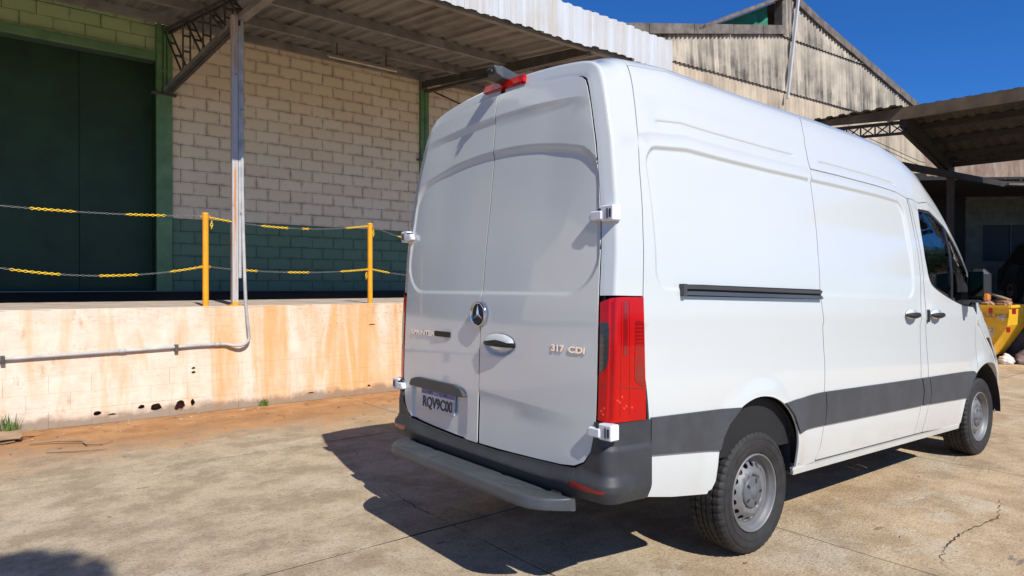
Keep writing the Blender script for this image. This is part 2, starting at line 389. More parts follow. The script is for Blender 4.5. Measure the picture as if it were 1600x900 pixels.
def panel(name, outline, fn, mat, parent, holes=(), step=.06, bstep=.02, feats=(), lip=.012, gap=0.0, closed_feats=True, label=None, spec=None):
    """outline, holes: (u,v) polygons. fn(u,v)->(x,y,z) surface incl. relief. feats: polylines whose neighbourhood gets a fine mesh."""
    out = densify(outline, bstep); hs = [densify(h, bstep) for h in holes]
    V = list(out); E_ = [(i, (i + 1) % len(out)) for i in range(len(out))]
    for h in hs:
        b = len(V); V += h; E_ += [(b + i, b + (i + 1) % len(h)) for i in range(len(h))]
    nb = len(V)
    u = np.array(out); x0, y0 = u.min(0); x1, y1 = u.max(0); pts = []
    for (fp, closed, offs) in feats:
        P = np.array(densify(fp, .025, closed)); m = len(P)
        for of in offs:
            Q = []
            for i in range(m):
                a = P[(i - 1) % m] if closed else P[max(i - 1, 0)]; b = P[(i + 1) % m] if closed else P[min(i + 1, m - 1)]
                t = b - a; l = np.hypot(*t) or 1; Q.append(P[i] + np.array([t[1], -t[0]]) / l * of)
            pts += Q
    nf = len(pts)
    gx = np.arange(x0 + step / 2, x1, step); gy = np.arange(y0 + step / 2, y1, step)
    G = np.array([(a, b) for a in gx for b in gy]) if len(gx) and len(gy) else np.zeros((0, 2))
    if len(G) and nf:
        F = np.array(pts); keep = np.ones(len(G), bool)
        for s in range(0, len(F), 400):
            dd = np.hypot(G[:, None, 0] - F[None, s:s + 400, 0], G[:, None, 1] - F[None, s:s + 400, 1]).min(1); keep &= dd > step * .35
        G = G[keep]
    A = np.vstack([np.array(pts).reshape(-1, 2), G]) if (nf or len(G)) else np.zeros((0, 2))
    if len(A):
        k = inpoly(A[:, 0], A[:, 1], out) & (segdist(A, out) > bstep * .45)
        for h in hs: k &= ~inpoly(A[:, 0], A[:, 1], h); 
        for h in hs: k &= segdist(A, h) > bstep * .45
        A = A[k]
    V += [tuple(q) for q in A]
    vo, eo, fo, ov, oe, of_ = delaunay_2d_cdt([Vector(q) for q in V], E_, [], 0, 1e-6)
    U = np.array([(q[0], q[1]) for q in vo]); T = np.array([f for f in fo if len(f) == 3])
    c = U[T].mean(1); k = inpoly(c[:, 0], c[:, 1], out)
    for h in hs: k &= ~inpoly(c[:, 0], c[:, 1], h)
    T = T[k]
    e = 2.5e-3; P = np.array([fn(a, b) for a, b in U]); 
    Pu = np.array([fn(a + e, b) for a, b in U]) - np.array([fn(a - e, b) for a, b in U])
    Pv = np.array([fn(a, b + e) for a, b in U]) - np.array([fn(a, b - e) for a, b in U])
    N = np.cross(Pu, Pv); N /= np.maximum(np.linalg.norm(N, axis=1), 1e-12)[:, None]
    # orient outward: away from van axis by default
    ctr = P.mean(0); ref = spec if spec is not None else (ctr - np.array([max(.8, min(5.0, ctr[0])), 0, 1.2]))
    if N.mean(0) @ np.array(ref) < 0: N = -N
    fn_ = np.cross(P[T[:, 1]] - P[T[:, 0]], P[T[:, 2]] - P[T[:, 0]])
    flip = (fn_ * N[T].mean(1)).sum(1) < 0; T[flip] = T[flip][:, ::-1]
    verts = [tuple(p) for p in P]; faces = [tuple(int(i) for i in t) for t in T]; nn = [tuple(n) for n in N]
    if lip:
        from collections import Counter
        cnt = {}
        for t in faces:
            for a, b in ((t[0], t[1]), (t[1], t[2]), (t[2], t[0])): cnt[(a, b)] = 1
        bd = [(a, b) for (a, b) in cnt if (b, a) not in cnt]; mp = {}
        for a, b in bd:
            for q in (a, b):
                if q not in mp:
                    mp[q] = len(verts); verts.append(tuple(P[q])); verts.append(tuple(P[q] - N[q] * lip)); nn += [None, None]
            t = P[b] - P[a]; s = np.cross(t, N[a]); s /= (np.linalg.norm(s) or 1)
            faces.append((mp[a], mp[a] + 1, mp[b] + 1, mp[b]))
            for q in (a, b):
                for z in (mp[q], mp[q] + 1):
                    nn[z] = s if nn[z] is None else nn[z] + s
    me = bpy.data.meshes.new(name); me.from_pydata(verts, [], faces)
    for m_ in (mat if isinstance(mat, list) else [mat]): me.materials.append(m_)
    me.polygons.foreach_set('use_smooth', [True] * len(me.polygons))
    nl = []
    for n in nn:
        n = np.array(n, float); l = np.linalg.norm(n) or 1; nl.append(tuple(n / l))
    me.normals_split_custom_set_from_vertices(nl); me.update()
    o = bpy.data.objects.new(name, me); link(o, parent)
    return tag(o, label)

# ---------------------------------------------------------------- body shape of the van
# ---------- van body shape (shared) ----------
SEC=[(.955,.35),(.982,.5),(1.0,.66),(1.008,.9),(1.010,1.15),(1.007,1.35),(1.003,1.5),(1.0,1.7),(.985,1.88),(.962,2.03),(.919,2.27),(.876,2.44),(.846,2.55),(.825,2.62),(.797,2.69),(.762,2.742),(.70,2.783),(.6,2.808),(.4,2.833),(.2,2.846),(0,2.85)]
def _smooth(P,n=12):
    P=np.array(P,float);out=[]
    for i in range(len(P)-1):
        p0=P[max(i-1,0)];p1=P[i];p2=P[i+1];p3=P[min(i+2,len(P)-1)]
        m1=(p2-p0)/2;m2=(p3-p1)/2
        for k in range(n):
            s=k/n;h1=2*s**3-3*s**2+1;h2=s**3-2*s**2+s;h3=-2*s**3+3*s**2;h4=s**3-s**2
            out.append(h1*p1+h2*m1+h3*p2+h4*m2)
    out.append(P[-1]);return np.array(out)
_S=_smooth(SEC);_T=np.concatenate([[0],np.cumsum(np.hypot(*(np.diff(_S,axis=0).T)))])+.35
TMAX=float(_T[-1])
def sec(t):
    return float(np.interp(t,_T,_S[:,0])),float(np.interp(t,_T,_S[:,1]))
def secn(t):
    a=sec(t-.012);b=sec(t+.012);dy,dz=b[0]-a[0],b[1]-a[1];l=math.hypot(dy,dz) or 1
    if t>TMAX-.012: return 0.,1.
    return dz/l,-dy/l
def t_of_z(z): return float(np.interp(z,_S[:,1],_T))
XR=[(.3,-.035),(.59,-.03),(1.1,-.014),(1.4,-.002),(1.77,.023),(2.03,.045),(2.18,.06),(2.3,.073),(2.5,.097),(2.6,.115),(2.66,.13),(2.72,.15),(2.8,.17)]
def Xrear(z,y=0.): return float(np.interp(z,[a[0] for a in XR],[a[1] for a in XR]))+.03*min(abs(y),1.)**2.5
ZR=[(0,2.735),(.2,2.755),(.4,2.81),(.7,2.845),(1.0,2.84),(1.5,2.84),(2.4,2.85),(3.0,2.85),(3.3,2.84),(3.6,2.79),(3.9,2.69),(4.2,2.48),(4.6,2.15),(5.0,1.78),(5.2,1.63),(5.35,1.50),(5.5,1.40),(5.65,1.30),(5.78,1.17),(5.9,.95),(5.95,.75)]
ZRx=[a[0] for a in ZR];ZRz=[a[1] for a in ZR]
YN=[(0,1),(4.3,1),(4.9,.993),(5.2,.98),(5.5,.945),(5.7,.89),(5.85,.80),(5.95,.6)]
def wz(z): return float(np.interp(z,_S[:,1],_S[:,0]))
ZTOP=2.85;TB=2.35
def side(X,t):
    y,z=sec(t);zr=float(np.interp(X,ZRx,ZRz))
    d=ZTOP-zr;zs=TB-d
    if d>1e-4:
        zb=min(1.45,zs-.15)
        if t>=TB: y=y-wz(TB)+wz(zs);z=z-d
        elif z>zb:
            z=zb+(z-zb)*(zs-zb)/(TB-zb);y=wz(z)
    y*=float(np.interp(X,[a[0] for a in YN],[a[1] for a in YN]))
    return max(y,0.),z

van = empty('delivery_van', (VAN[0], VAN[1], 0), VAN[2], 'white high-roof panel van with grey cladding and rear step, parked in the sun', 'van')
def rk(x, y, z): return (x, y, z - RAKE * (x - RAX))
def gauss(x, w_): return math.exp(-(x / w_) ** 2)
# side relief (metres inward) as a function of position along the van and height parameter
def rbox(u, v, x0, x1, y0, y1, r):
    cx, cy = (x0 + x1) / 2, (y0 + y1) / 2; qx = abs(u - cx) - (x1 - x0) / 2 + r; qy = abs(v - cy) - (y1 - y0) / 2 + r
    return math.hypot(max(qx, 0), max(qy, 0)) + min(max(qx, qy), 0) - r
P1 = (.345, 2.35, 1.525, 2.285, .10); P2 = (1.55, 3.385, 1.525, 2.285, .10)
def side_relief(X, t):
    h = 0.0
    if X < 1.955:
        d = rbox(X, t, *P1); amp = .016 if t > 1.9 else .016 * (.35 + .65 * sstep((t - 1.5) / .5)); h += amp * sstep((.012 - d) / .026)
    elif X < 3.5:
        d = rbox(X, t, *P2); amp = .016 if t > 1.9 else .016 * (.45 + .55 * sstep((t - 1.5) / .5)); h += amp * sstep((.012 - d) / .026)
    if X < 3.9:
        f = sstep((X - .38) / .15) * (1 - sstep((X - 3.5) / .4))
        h += .007 * f * sstep((2.60 - t) / .05) * sstep((t - 2.34) / .1)              # upper crease
        h += .004 * sstep((2.368 - t) / .01) * sstep((t - 2.30) / .03)                # rail under it
    f = 0
    if .46 < X < 1.885: f = sstep((X - .46) / .06) * (1 - sstep((X - 1.82) / .06))
    if 2.16 < X < 3.38: f = sstep((X - 2.16) / .06) * (1 - sstep((X - 3.30) / .08))
    h += .009 * f * gauss(t - 2.437, .008)
    h += .010 * sstep((1.36 - t) / .05) * sstep((t - .95) / .25)                      # waist crease
    for cx, rr in ((1.262, .40), (4.95, .44)):                                       # wheel-arch flare
        d = math.hypot(X - cx, (t - .50)) - rr
        if d < .16 and t > .45: h -= .016 * (1 - sstep((d - .01) / .14))
    return h
def sidefn(sgn=-1, off=0.0, relief=True, xmin=None):
    def fn(X, t):
        y, z = side(X, t)
        e = .006; ya, za = side(X, t - e); yb, zb_ = side(X, t + e); dy, dz = yb - ya, zb_ - za; l = math.hypot(dy, dz) or 1
        ny, nz = dz / l, -dy / l
        h = (side_relief(X, t) if relief else 0.0) - off
        return rk(X, sgn * (y - ny * h), z - nz * h)
    return fn
SR = sidefn(-1); SL = sidefn(1)
DSEAM = [(.885, .256), (1.18, .246), (1.48, .243), (1.85, .255), (2.19, .282), (2.4, .312), (2.52, .333), (2.67, .355), (2.8, .375), (9, .375)]
SEAMB = [(.457, 1.935), (.54, 1.975), (.68, 1.992), (.78, 2.003), (.897, 1.988), (1.11, 2.0), (1.36, 1.983), (1.484, 1.958), (1.77, 1.955), (2.07, 1.988), (2.29, 2.006), (2.367, 2.014), (2.59, 2.05), (2.64, 2.052), (2.757, 2.10)]
FSEAM = [(.458, 3.61), (.68, 3.672), (.79, 3.680), (.897, 3.645), (1.05, 3.636), (1.353, 3.616), (1.669, 3.568), (1.99, 3.552), (2.26, 3.532), (2.372, 3.522)]
G = .003
def shift(L, dx): return [(x + dx, t) for t, x in L]
ARCH = smooth_poly([(.842, .585), (.848, .66), (.875, .735), (.923, .797), (1.011, .862), (1.102, .903), (1.197, .924), (1.296, .924), (1.399, .903), (1.506, .853), (1.589, .782), (1.646, .695), (1.668, .60), (1.670, .50), (1.668, .432)], False, 4)
# --- right side, rear panel
ds = [(x + G, t) for t, x in DSEAM if .89 < t < 2.7]
bot = [(.283, .885), (.283, .50), (.50, .462), (.80, .425)]
outl = bot + [(.838, .50)] + ARCH + [(1.93 - G, .449)] + shift(SEAMB, -G) + [(.372, 2.757)] + ds[::-1]
featsR = [(round_poly([(P1[0], P1[2]), (1.95, P1[2]), (1.95, P1[3]), (P1[0], P1[3])], [.1, 0, 0, .1]), True, (-.026, -.014, -.007, 0, .006, .013, .02)),
          ([(.38, 2.437), (1.93, 2.437)], False, (-.016, -.008, -.004, 0, .004, .008, .016)), ([(.33, 2.366), (1.98, 2.366)], False, (-.008, 0, .006)), ([(.34, 2.6), (2.0, 2.6)], False, (-.04, -.02, 0)),
          (ARCH[2:-4], False, (-.02, -.05, -.09, -.13)), ([(.3, 1.36), (1.97, 1.36)], False, (-.05, -.02, 0))]
panel('side_panel', outl, SR, M['paint'], van, feats=featsR, step=.07, label='rear quarter panel with wheel arch and pressed recess')
# --- sliding door
outl = shift(SEAMB[:12], G) + [(3.498, 2.366 - .0), ] + [(x, t) for t, x in [(2.26, 3.482), (1.99, 3.494), (1.669, 3.505), (1.353, 3.508), (1.05, 3.500), (.897, 3.497), (.80, 3.536), (.686, 3.52), (.458, 3.455)]]
outl[11] = (2.017, 2.362); outl[12] = (3.49, 2.362)
featsD = [(round_poly([(1.9, P2[2]), (P2[1], P2[2]), (P2[1], P2[3]), (1.9, P2[3])], [0, .1, .1, 0]), True, (-.026, -.014, -.007, 0, .006, .013, .02)), ([(2.0, 1.36), (3.5, 1.36)], False, (-.05, -.02, 0))]
panel('sliding_door', outl, SR, M['paint'], van, feats=featsD, step=.08)
# --- upper side above the doors and around the cab
DT = [(3.522 - G, 2.372), (3.70, 2.40), (3.849, 2.471), (4.0, 2.545), (4.173, 2.605), (4.35, 2.63), (4.55, 2.63), (4.72, 2.58), (4.82, 2.42), (4.865, 2.1), (4.875, 1.75), (4.86, 1.45)]
cab = [(2.02, 2.368), (3.505, 2.368), (3.497, 2.26), (3.50, 1.99), (3.513, 1.669), (3.516, 1.353), (3.508, 1.05), (3.505, .897), (3.544, .80), (3.528, .686), (3.463, .458), (3.602, .458)]
cab += [(x - G * 1.6, t) for t, x in FSEAM[1:-1]] + [(a, b + .006) for a, b in DT[0:8]] + [(4.828, 2.425), (4.871, 2.1), (4.881, 1.75), (4.868, 1.46), (4.98, 1.44), (5.08, 2.0), (4.98, 2.5), (4.75, 2.757), (2.10 + .006, 2.757)] + [(x + G, t) for t, x in SEAMB[::-1] if 2.4 < t < 2.7]
panel('cab_side', cab, SR, M['paint'], van, feats=[([(2.1, 2.437), (3.45, 2.437)], False, (-.016, -.008, -.004, 0, .004, .008, .016)), ([(2.1, 2.6), (3.9, 2.6)], False, (-.04, -.02, 0))], step=.08)
# --- front door with window opening
WIN = round_poly([(3.655, 2.335), (3.80, 2.387), (4.056, 2.480), (4.212, 2.53), (4.40, 2.55), (4.60, 2.53), (4.70, 2.40), (4.745, 2.0), (4.745, 1.50), (4.432, 1.500), (4.14, 1.560), (3.867, 1.611), (3.722, 1.655), (3.665, 1.72), (3.622, 1.896), (3.630, 2.151)], [.04] * 16, 3)
fd = [(x + G, t) for t, x in FSEAM] + DT[1:] + [(4.72, 1.30), (4.715, .90)]
FARCH = smooth_poly([(4.419, .43), (4.43, .55), (4.466, .668), (4.56, .790), (4.714, .892), (4.88, .947), (5.06, .955), (5.20, .925), (5.33, .84), (5.40, .72), (5.43, .58), (5.43, .45)], False, 4)
iA = min(range(len(FARCH)), key=lambda i: abs(FARCH[i][0] - 4.714))
fd += [FARCH[i] for i in range(iA, -1, -1)]
panel('front_door', fd, SR, M['paint'], van, holes=[WIN], feats=[([(3.62, 1.36), (4.7, 1.36)], False, (-.05, -.02, 0)), (FARCH[:iA], False, (-.02, -.05, -.09))], step=.08)
def ring_of(poly, w_):
    P = np.array(densify(poly, .03)); c = P.mean(0); out = []
    for i in range(len(P)):
        t = P[(i + 1) % len(P)] - P[i - 1]; n = np.array([t[1], -t[0]]) / (np.hypot(*t) or 1)
        if n @ (P[i] - c) > 0: n = -n
        out.append(tuple(P[i] + n * w_))
    return out
wi = ring_of(WIN, .022)
panel('window_seal', WIN, sidefn(-1, -.006, False), M['black'], van, holes=[wi], step=.2, lip=.02)
fdo = bpy.context.scene.objects
glass_o = panel('door_window', WIN, sidefn(-1, -.014, False), M['glass'], van, step=.1, lip=0)
md = glass_o.modifiers.new('thick', 'SOLIDIFY'); md.thickness = .005; md.offset = -1
panel('window_divider', [(4.135, 1.57), (4.185, 1.57), (4.205, 2.52), (4.15, 2.50)], sidefn(-1, -.003, False), M['black'], van, step=.2, lip=.02)
panel('mirror_triangle', [(4.60, 1.51), (4.742, 1.51), (4.742, 1.86), (4.66, 1.80)], sidefn(-1, -.002, False), M['black'], van, step=.2, lip=.02)
# --- fender and nose
fen = [FARCH[i] for i in range(iA, len(FARCH))] + [(5.62, .46), (5.75, .62), (5.83, .80), (5.80, 1.0), (5.62, 1.35), (5.40, 1.55), (5.1, 1.50), (4.95, 1.42), (4.868, 1.44), (4.726, 1.30), (4.722, .90)]
panel('front_fender', fen, SR, M['paint'], van, feats=[(FARCH[iA:], False, (-.02, -.05, -.09))], step=.06)
panel('front_fender', [(4.419, .43), (4.60, .9), (4.9, .95), (5.4, .80), (5.43, .45), (5.75, .62), (5.83, .80), (5.62, 1.35), (5.1, 1.5), (4.0, 1.5), (4.0, .43)], SL, M['paint'], van, step=.12)
def nose(a, b):  # a across 0..1 , b height
    y0 = -.885 + 1.77 * a; x = 5.90 - .30 * abs(y0) ** 3 - max(0., b - .75) * .35 - .05 * max(0, .6 - b)
    return rk(x, y0, b)
panel('front_bumper', [(0, .50), (.08, .42), (.92, .42), (1, .50), (1, .72), (0, .72)], nose, M['clad'], van, step=.1, spec=(1, 0, 0))
panel('grille', [(.2, .74), (.8, .74), (.8, 1.08), (.2, 1.08)], nose, M['black'], van, step=.1, spec=(1, 0, 0))
for a in (.06, .77): panel('headlight', [(a, .78), (a + .17, .78), (a + .17, 1.06), (a, 1.1)], nose, M['smoke'], van, step=.05, spec=(1, 0, 0))
def full(X, a):   # a from -1 to 1 across the upper section
    t = 2.757 + (TMAX - 2.757) * (1 - abs(a)); y, z = side(X, t); return rk(X, (-1 if a < 0 else 1) * y, z)
def upper(sg):
    def f(X, a):  # a 0..1 from the side joint over to the middle
        t = T0(X) + (TMAX - T0(X)) * a; y, z = side(X, t); return rk(X, sg * y, z)
    return f
def T0(X): return 2.759
for nm, x0, x1, mt, st in (('roof', .37, 3.95, 'paint', .12),):
    def rf(X, a):
        t = 2.760 + (TMAX - 2.760) * (1 - abs(a)); y, z = side(X, t)
        z2 = z + .006 * math.cos(a * 14) * sstep((X - .6) / .2) * sstep((3.7 - X) / .3) * (1 - sstep((abs(a) - .7) / .2)); return rk(X, (-1 if a < 0 else 1) * y, z2)
    panel(nm, [(x0, -1), (x1, -1), (x1, 1), (x0, 1)], rf, M[mt], van, step=st, spec=(0, 0, 1))
def ws(X, a):
    k = min(1., max(0., (X - 3.95) / 1.0)); t0 = 2.76 - .0 * k; t = t0 + (TMAX - t0) * (1 - abs(a)); y, z = side(X, t); return rk(X, (-1 if a < 0 else 1) * y, z)
panel('windshield', [(3.96, -1), (5.34, -1), (5.34, 1), (3.96, 1)], ws, M['opening'], van, step=.15, spec=(.5, 0, 1))
def hood(X, a):
    t0 = 1.5 + (2.0 - 1.5) * 0; t = t0 + (TMAX - t0) * (1 - abs(a)); y, z = side(X, t); return rk(X, (-1 if a < 0 else 1) * y, z)
panel('hood', [(5.35, -1), (5.82, -1), (5.82, 1), (5.35, 1)], hood, M['paint'], van, step=.12, spec=(.5, 0, 1))
panel('cab_side', [(4.6, 1.5), (5.35, 1.5), (5.35, TMAX - .3), (4.9, 2.757), (3.9, 2.757), (3.9, 2.4)], SL, M['paint'], van, step=.15)
# --- left side
arL = [(x, t) for x, t in ARCH]
panel('side_panel', [(.283, .885), (.283, .50), (.80, .425), (.838, .5)] + arL[::3] + [(1.668, .432), (4.0, .44), (4.0, 1.48), (3.9, 1.5), (3.9, 2.757), (.372, 2.757)] + ds[::-1], SL, M['paint'], van, step=.16, bstep=.05)
# --- sill trim line
panel('sill', [(1.672, .40), (4.40, .405), (4.40, .443), (1.672, .440)], sidefn(-1, .006, False), M['paint'], van, step=.2, lip=.04)
# --- grey side cladding
def strip(o_): return panel('side_cladding', o_, sidefn(-1, .012), M['clad'], van, step=.08, lip=.014)
strip([(.290, .893), (.60, .889), (.98, .884), (1.035, .882), (1.007, .862), (.921, .800), (.872, .737), (.846, .668), (.546, .692), (.290, .711)])
strip([(1.49, .868), (1.58, .874), (1.70, .880), (1.80, .890), (1.90, .897), (1.984, .899), (1.999, .80), (1.988, .686), (1.90, .687), (1.78, .683), (1.673, .668), (1.650, .697), (1.593, .785), (1.512, .854)])
strip([(1.992, .899), (3.489, .899), (3.53, .80), (3.515, .685), (1.995, .686), (2.007, .80)])
strip([(3.510, .899), (3.640, .899), (3.678, .80), (3.667, .685), (3.536, .685), (3.549, .80)])
strip([(3.650, .899), (4.20, .902), (4.40, .902), (4.61, .90), (4.66, .875), (4.56, .803), (4.455, .672), (3.676, .683), (3.688, .80)])
# --- sliding-door rail
def srf(off): return sidefn(-1, off, False)
r_ = panel('door_rail', [(.526, 1.489), (1.95, 1.493), (1.95, 1.556), (.526, 1.552)], srf(.002), M['black'], van, step=.2, lip=.01)
mb = MB()
for t0, t1, o1, o2 in ((1.528, 1.548, .020, .014), (1.495, 1.516, .016, .026)):
    for k in range(24):
        xa, xb = .548 + 1.39 * k / 24, .548 + 1.39 * (k + 1) / 24
        f0, f1 = srf(o1), srf(o2); v = [f0(xa, t1), f0(xb, t1), f1(xb, t0), f1(xa, t0), srf(-.004)(xa, t1), srf(-.004)(xb, t1), srf(-.004)(xb, t0), srf(-.004)(xa, t0)]
        mb.add(v, [(0, 1, 2, 3), (4, 0, 3, 7), (1, 5, 6, 2), (0, 4, 5, 1), (3, 2, 6, 7)])
mb.build('rail_track', M['step'], r_)
mb = MB(); f0 = srf(.026); v = [f0(a, b) for a, b in ((.526, 1.489), (.552, 1.489), (.552, 1.554), (.526, 1.554))] + [srf(-.002)(a, b) for a, b in ((.526, 1.489), (.552, 1.489), (.552, 1.554), (.526, 1.554))]
mb.add(v, [(0, 1, 2, 3), (0, 4, 5, 1), (1, 5, 6, 2), (2, 6, 7, 3), (3, 7, 4, 0)]); mb.build('rail_end_cap', M['clad'], r_)
# --- side door handles
for x0, vert in ((3.225, False), (3.70, True)):
    o = srf(.002)(x0 + .08, 1.40)
    def el(a, b, d, o=o): return (o[0] + a, o[1] - d, o[2] + b)
    mb = MB(); N_ = 24
    ring = [(math.cos(2 * math.pi * k / N_) * .090, math.sin(2 * math.pi * k / N_) * .040) for k in range(N_)]
    v = [el(a, b, .004) for a, b in ring] + [el(a * .8, b * .8 + .006, .020) for a, b in ring] + [el(0, .01, .024)]
    mb.add(v, [(k, (k + 1) % N_, N_ + (k + 1) % N_, N_ + k) for k in range(N_)] + [(N_ + k, N_ + (k + 1) % N_, 2 * N_) for k in range(N_)], 0, True)
    h = mb.build('door_handle', M['paint'], van)
    mb = MB(); mb.tube([el(-.10, -.004, .016), el(-.06, -.008, .034), (el(0, -.010, .040)), el(.06, -.008, .034), el(.10, -.004, .016)], [.010, .020, .023, .020, .010], 12); mb.build('grip', M['black'], h)
    if vert: mb = MB(); mb.box(o[0] - .155, o[0] - .130, o[1] - .014, o[1] + .01, o[2] - .06, o[2] + .04, c=.006); mb.build('door_guard', M['black'], van)
# --- door mirror
mirror = MB().box(4.37, 4.50, -1.195, -1.035, 1.425, 1.70, c=.045)
mo = mirror.build('door_mirror', M['black'], van)
for p in mo.data.polygons: p.use_smooth = False
g = MB().box(4.363, 4.372, -1.165, -1.050, 1.465, 1.675, c=.003).build('mirror_glass', M['mirror'], mo)
MB().box(4.40, 4.75, -1.06, -.965, 1.43, 1.50, c=.02).build('mirror_arm', M['black'], mo)
MB().box(4.363, 4.42, -1.205, -1.160, 1.43, 1.49, c=.012).build('indicator', M['amber'], mo)
MB().box(4.363, 4.48, -1.15, -1.03, 1.413, 1.437, c=.008).build('mirror_lower_trim', M['clad'], mo)

# ---------------------------------------------------------------- rear end
XS = .05
def rsec(t):  # rear outline of the body
    y, z = side(XS, t); a = side(XS, t - .01); b = side(XS, min(t + .01, TMAX)); dy, dz = b[0] - a[0], b[1] - a[1]; l = math.hypot(dy, dz) or 1
    return y, z, dz / l, -dy / l
CORN = [(0., .083), (.004, .060), (.010, .036)] + [(.0145 + .020 * (1 - math.cos(a)), .020 * (1 - math.sin(a))) for a in np.linspace(0.15, math.pi / 2, 8)]
def frame_fn(sg, off=0.0):
    L = [0.]
    for i in range(1, len(CORN)): L.append(L[-1] + math.hypot(CORN[i][0] - CORN[i - 1][0], CORN[i][1] - CORN[i - 1][1]))
    Lc = L[-1]
    def fn(s, t):
        y, z, ny, nz = rsec(t); xr = Xrear(z, y) + .0
        xend = float(np.interp(t, [a for a, b in DSEAM], [b for a, b in DSEAM]))
        if s <= Lc: dx = float(np.interp(s, L, [c[0] for c in CORN])); ins = float(np.interp(s, L, [c[1] for c in CORN])); X = xr + dx
        else:
            dx0 = CORN[-1][0]; f = (s - Lc) / (.30 - Lc); X = xr + dx0 + (xend - xr - dx0) * f; ins = 0
            y2, z2 = side(X, t); k = min(1., f * 1.2); y, z = y + (y2 - y) * k, z + (z2 - z) * k
        ins -= off; xo = off if s < L[5] else 0
        return rk(X - (off if s < Lc * .6 else 0), sg * (y - ny * ins), z - nz * ins)
    return fn, Lc
FR, LC = frame_fn(-1); FLf, _ = frame_fn(1)
def gridpanel(name, fn, s0, s1, t0, t1, ns, ntt, mat, spec, lip=.012, **kw):
    return panel(name, [(s0, t0), (s1, t0), (s1, t1), (s0, t1)], fn, mat, van, step=(t1 - t0) / ntt, bstep=.02, feats=[([(s, t0), (s, t1)], False, (0,)) for s in np.linspace(s0 + .004, LC + .002, 10)], lip=lip, spec=spec, **kw)
gridpanel('rear_pillar', FR, 0, .297, 1.488, TMAX - .001, 8, 30, M['paint'], (-.3, -.6, .4), lip=.005)
gridpanel('rear_pillar', FLf, 0, .297, 1.488, TMAX - .001, 8, 30, M['paint'], (-.3, .6, .4), lip=.005)
# rear doors: (y,z) outline follows the body section, inset
def door_edge(ins, t0, t1, n): 
    out = []
    for t in np.linspace(t0, t1, n):
        y, z, ny, nz = rsec(t); out.append((y - ny * ins, z - nz * ins))
    return out
def lin(x): return min(1., max(0., x))
def rear_relief(y, z, left):
    a = abs(y); h = 0
    # big pressed field
    top = 2.295 - .085 * (a / .72) ** 2.2; edge = .872 + (2.1 - z) * .075
    if z < 1.72: edge = min(edge, .905)
    d = max(z - top, a - edge, 1.484 + .0 - z)
    # rounded corners
    cx, cz, r = edge - .13, top - .13, .13
    if a > cx and z > cz: d = math.hypot(a - cx, z - cz) - r
    r2 = .21; cx, cz = edge - r2, 1.484 + r2
    if a > cx and z < cz: d = math.hypot((a - cx), (z - cz)) - r2
    depth = .0065 + .0075 * sstep((z - 1.6) / .5); wd = .022 + .022 * sstep((z - 1.6) / .5)
    h += depth * (.75 * lin((wd * .5 - d) / wd) + .25 * sstep((wd * .5 - d) / wd))
    # upper step
    zl = 2.522 - .05 * (a / .82) ** 2.2; f = 1 - sstep((a - .45) / .40)
    h += .0125 * f * lin((zl - z) / .045) * sstep((z - 1.25) / .95)
    # lower step
    zl = .925 - .05 * a; f2 = 1 - sstep((a - .35) / .55)
    if not left: h += .0095 * f2 * lin((zl - z) / .065)
    else:
        d = rbox(a, z, .120, .790, .600, .905, .07); h += .020 * sstep((.012 - d) / .035)
    if not left:
        q = math.hypot((y + .183) / .150, (z - 1.195) / .062); h += .014 * sstep((1.02 - q) / .35)
    return h
def rearfn(left=False, off=0.0, relief=True):
    def fn(y, z):
        h = rear_relief(y, z, left) if relief else 0.
        return rk(Xrear(z, y) + h - off, y, z)
    return fn
for left in (False, True):
    sg = 1 if left else -1
    e = [(sg * y, z) for y, z in door_edge(.088, .80, TMAX, 46)]
    e = [q for q in e if q[0] * sg > .004]
    low = [(sg * .004, .618)] + [(sg * a, b) for a, b in ((.2, .620), (.5, .630), (.70, .640), (.79, .652), (.85, .68), (.893, .735), (.907, .80))]
    low = [(a, b) for a, b in low]; top = [(sg * .004, e[-1][1])]
    o_ = low + e[1:] + top
    fe = []
    fld = []
    for k in range(60):
        pass
    ed = lambda z: (.872 + (2.1 - z) * .075) if z >= 1.72 else .9005
    zt = lambda a: 2.295 - .085 * (a / .72) ** 2.2
    topc = [(a, zt(a)) for a in np.linspace(.01, .74, 14)]
    a1 = ed(2.15); cornr = [(a1 - .13 + .13 * math.sin(q), zt(.78) - .13 + .13 * math.cos(q)) for q in np.linspace(.15, 1.57, 7)]
    sidec = [(ed(z), z) for z in np.linspace(2.05, 1.72, 8)]
    botr = [(.895 - .21 + .21 * math.cos(q), 1.484 + .21 - .21 * math.sin(q)) for q in np.linspace(0, 1.57, 9)] + [(a, 1.484) for a in np.linspace(.6, .01, 10)]
    F1 = [(sg * a, b) for a, b in topc + cornr + sidec + botr]
    offs = (-.036, -.025, -.0225, -.0195, -.013, -.006, 0, .006, .013, .0195, .0225, .025, .036)
    F2 = [(sg * a, 2.522 - .05 * (a / .82) ** 2.2) for a in np.linspace(.01, .83, 20)]
    F3 = [(sg * a, .925 - .05 * a) for a in np.linspace(.01, .85, 16)]
    feats = [(F1, False, offs), (F2, False, (-.02, -.01, -.002, .002, .014, .021, .028, .035, .043, .047, .060)), (F3, False, (-.02, -.01, -.002, .002, .02, .03, .04, .05, .063, .067, .085))]
    if left: feats.append((round_poly([(.12, .6), (.79, .6), (.79, .905), (.12, .905)], .07), True, offs))
    else: feats.append(([(-.183 + .150 * math.cos(q), 1.195 + .062 * math.sin(q)) for q in np.linspace(0, 6.28, 30, endpoint=False)], True, (-.03, -.02, -.01, 0, .01)))
    panel('rear_door', o_, rearfn(left), M['paint'], van, feats=feats, step=.05, bstep=.02, spec=(-1, 0, 0), lip=.004)
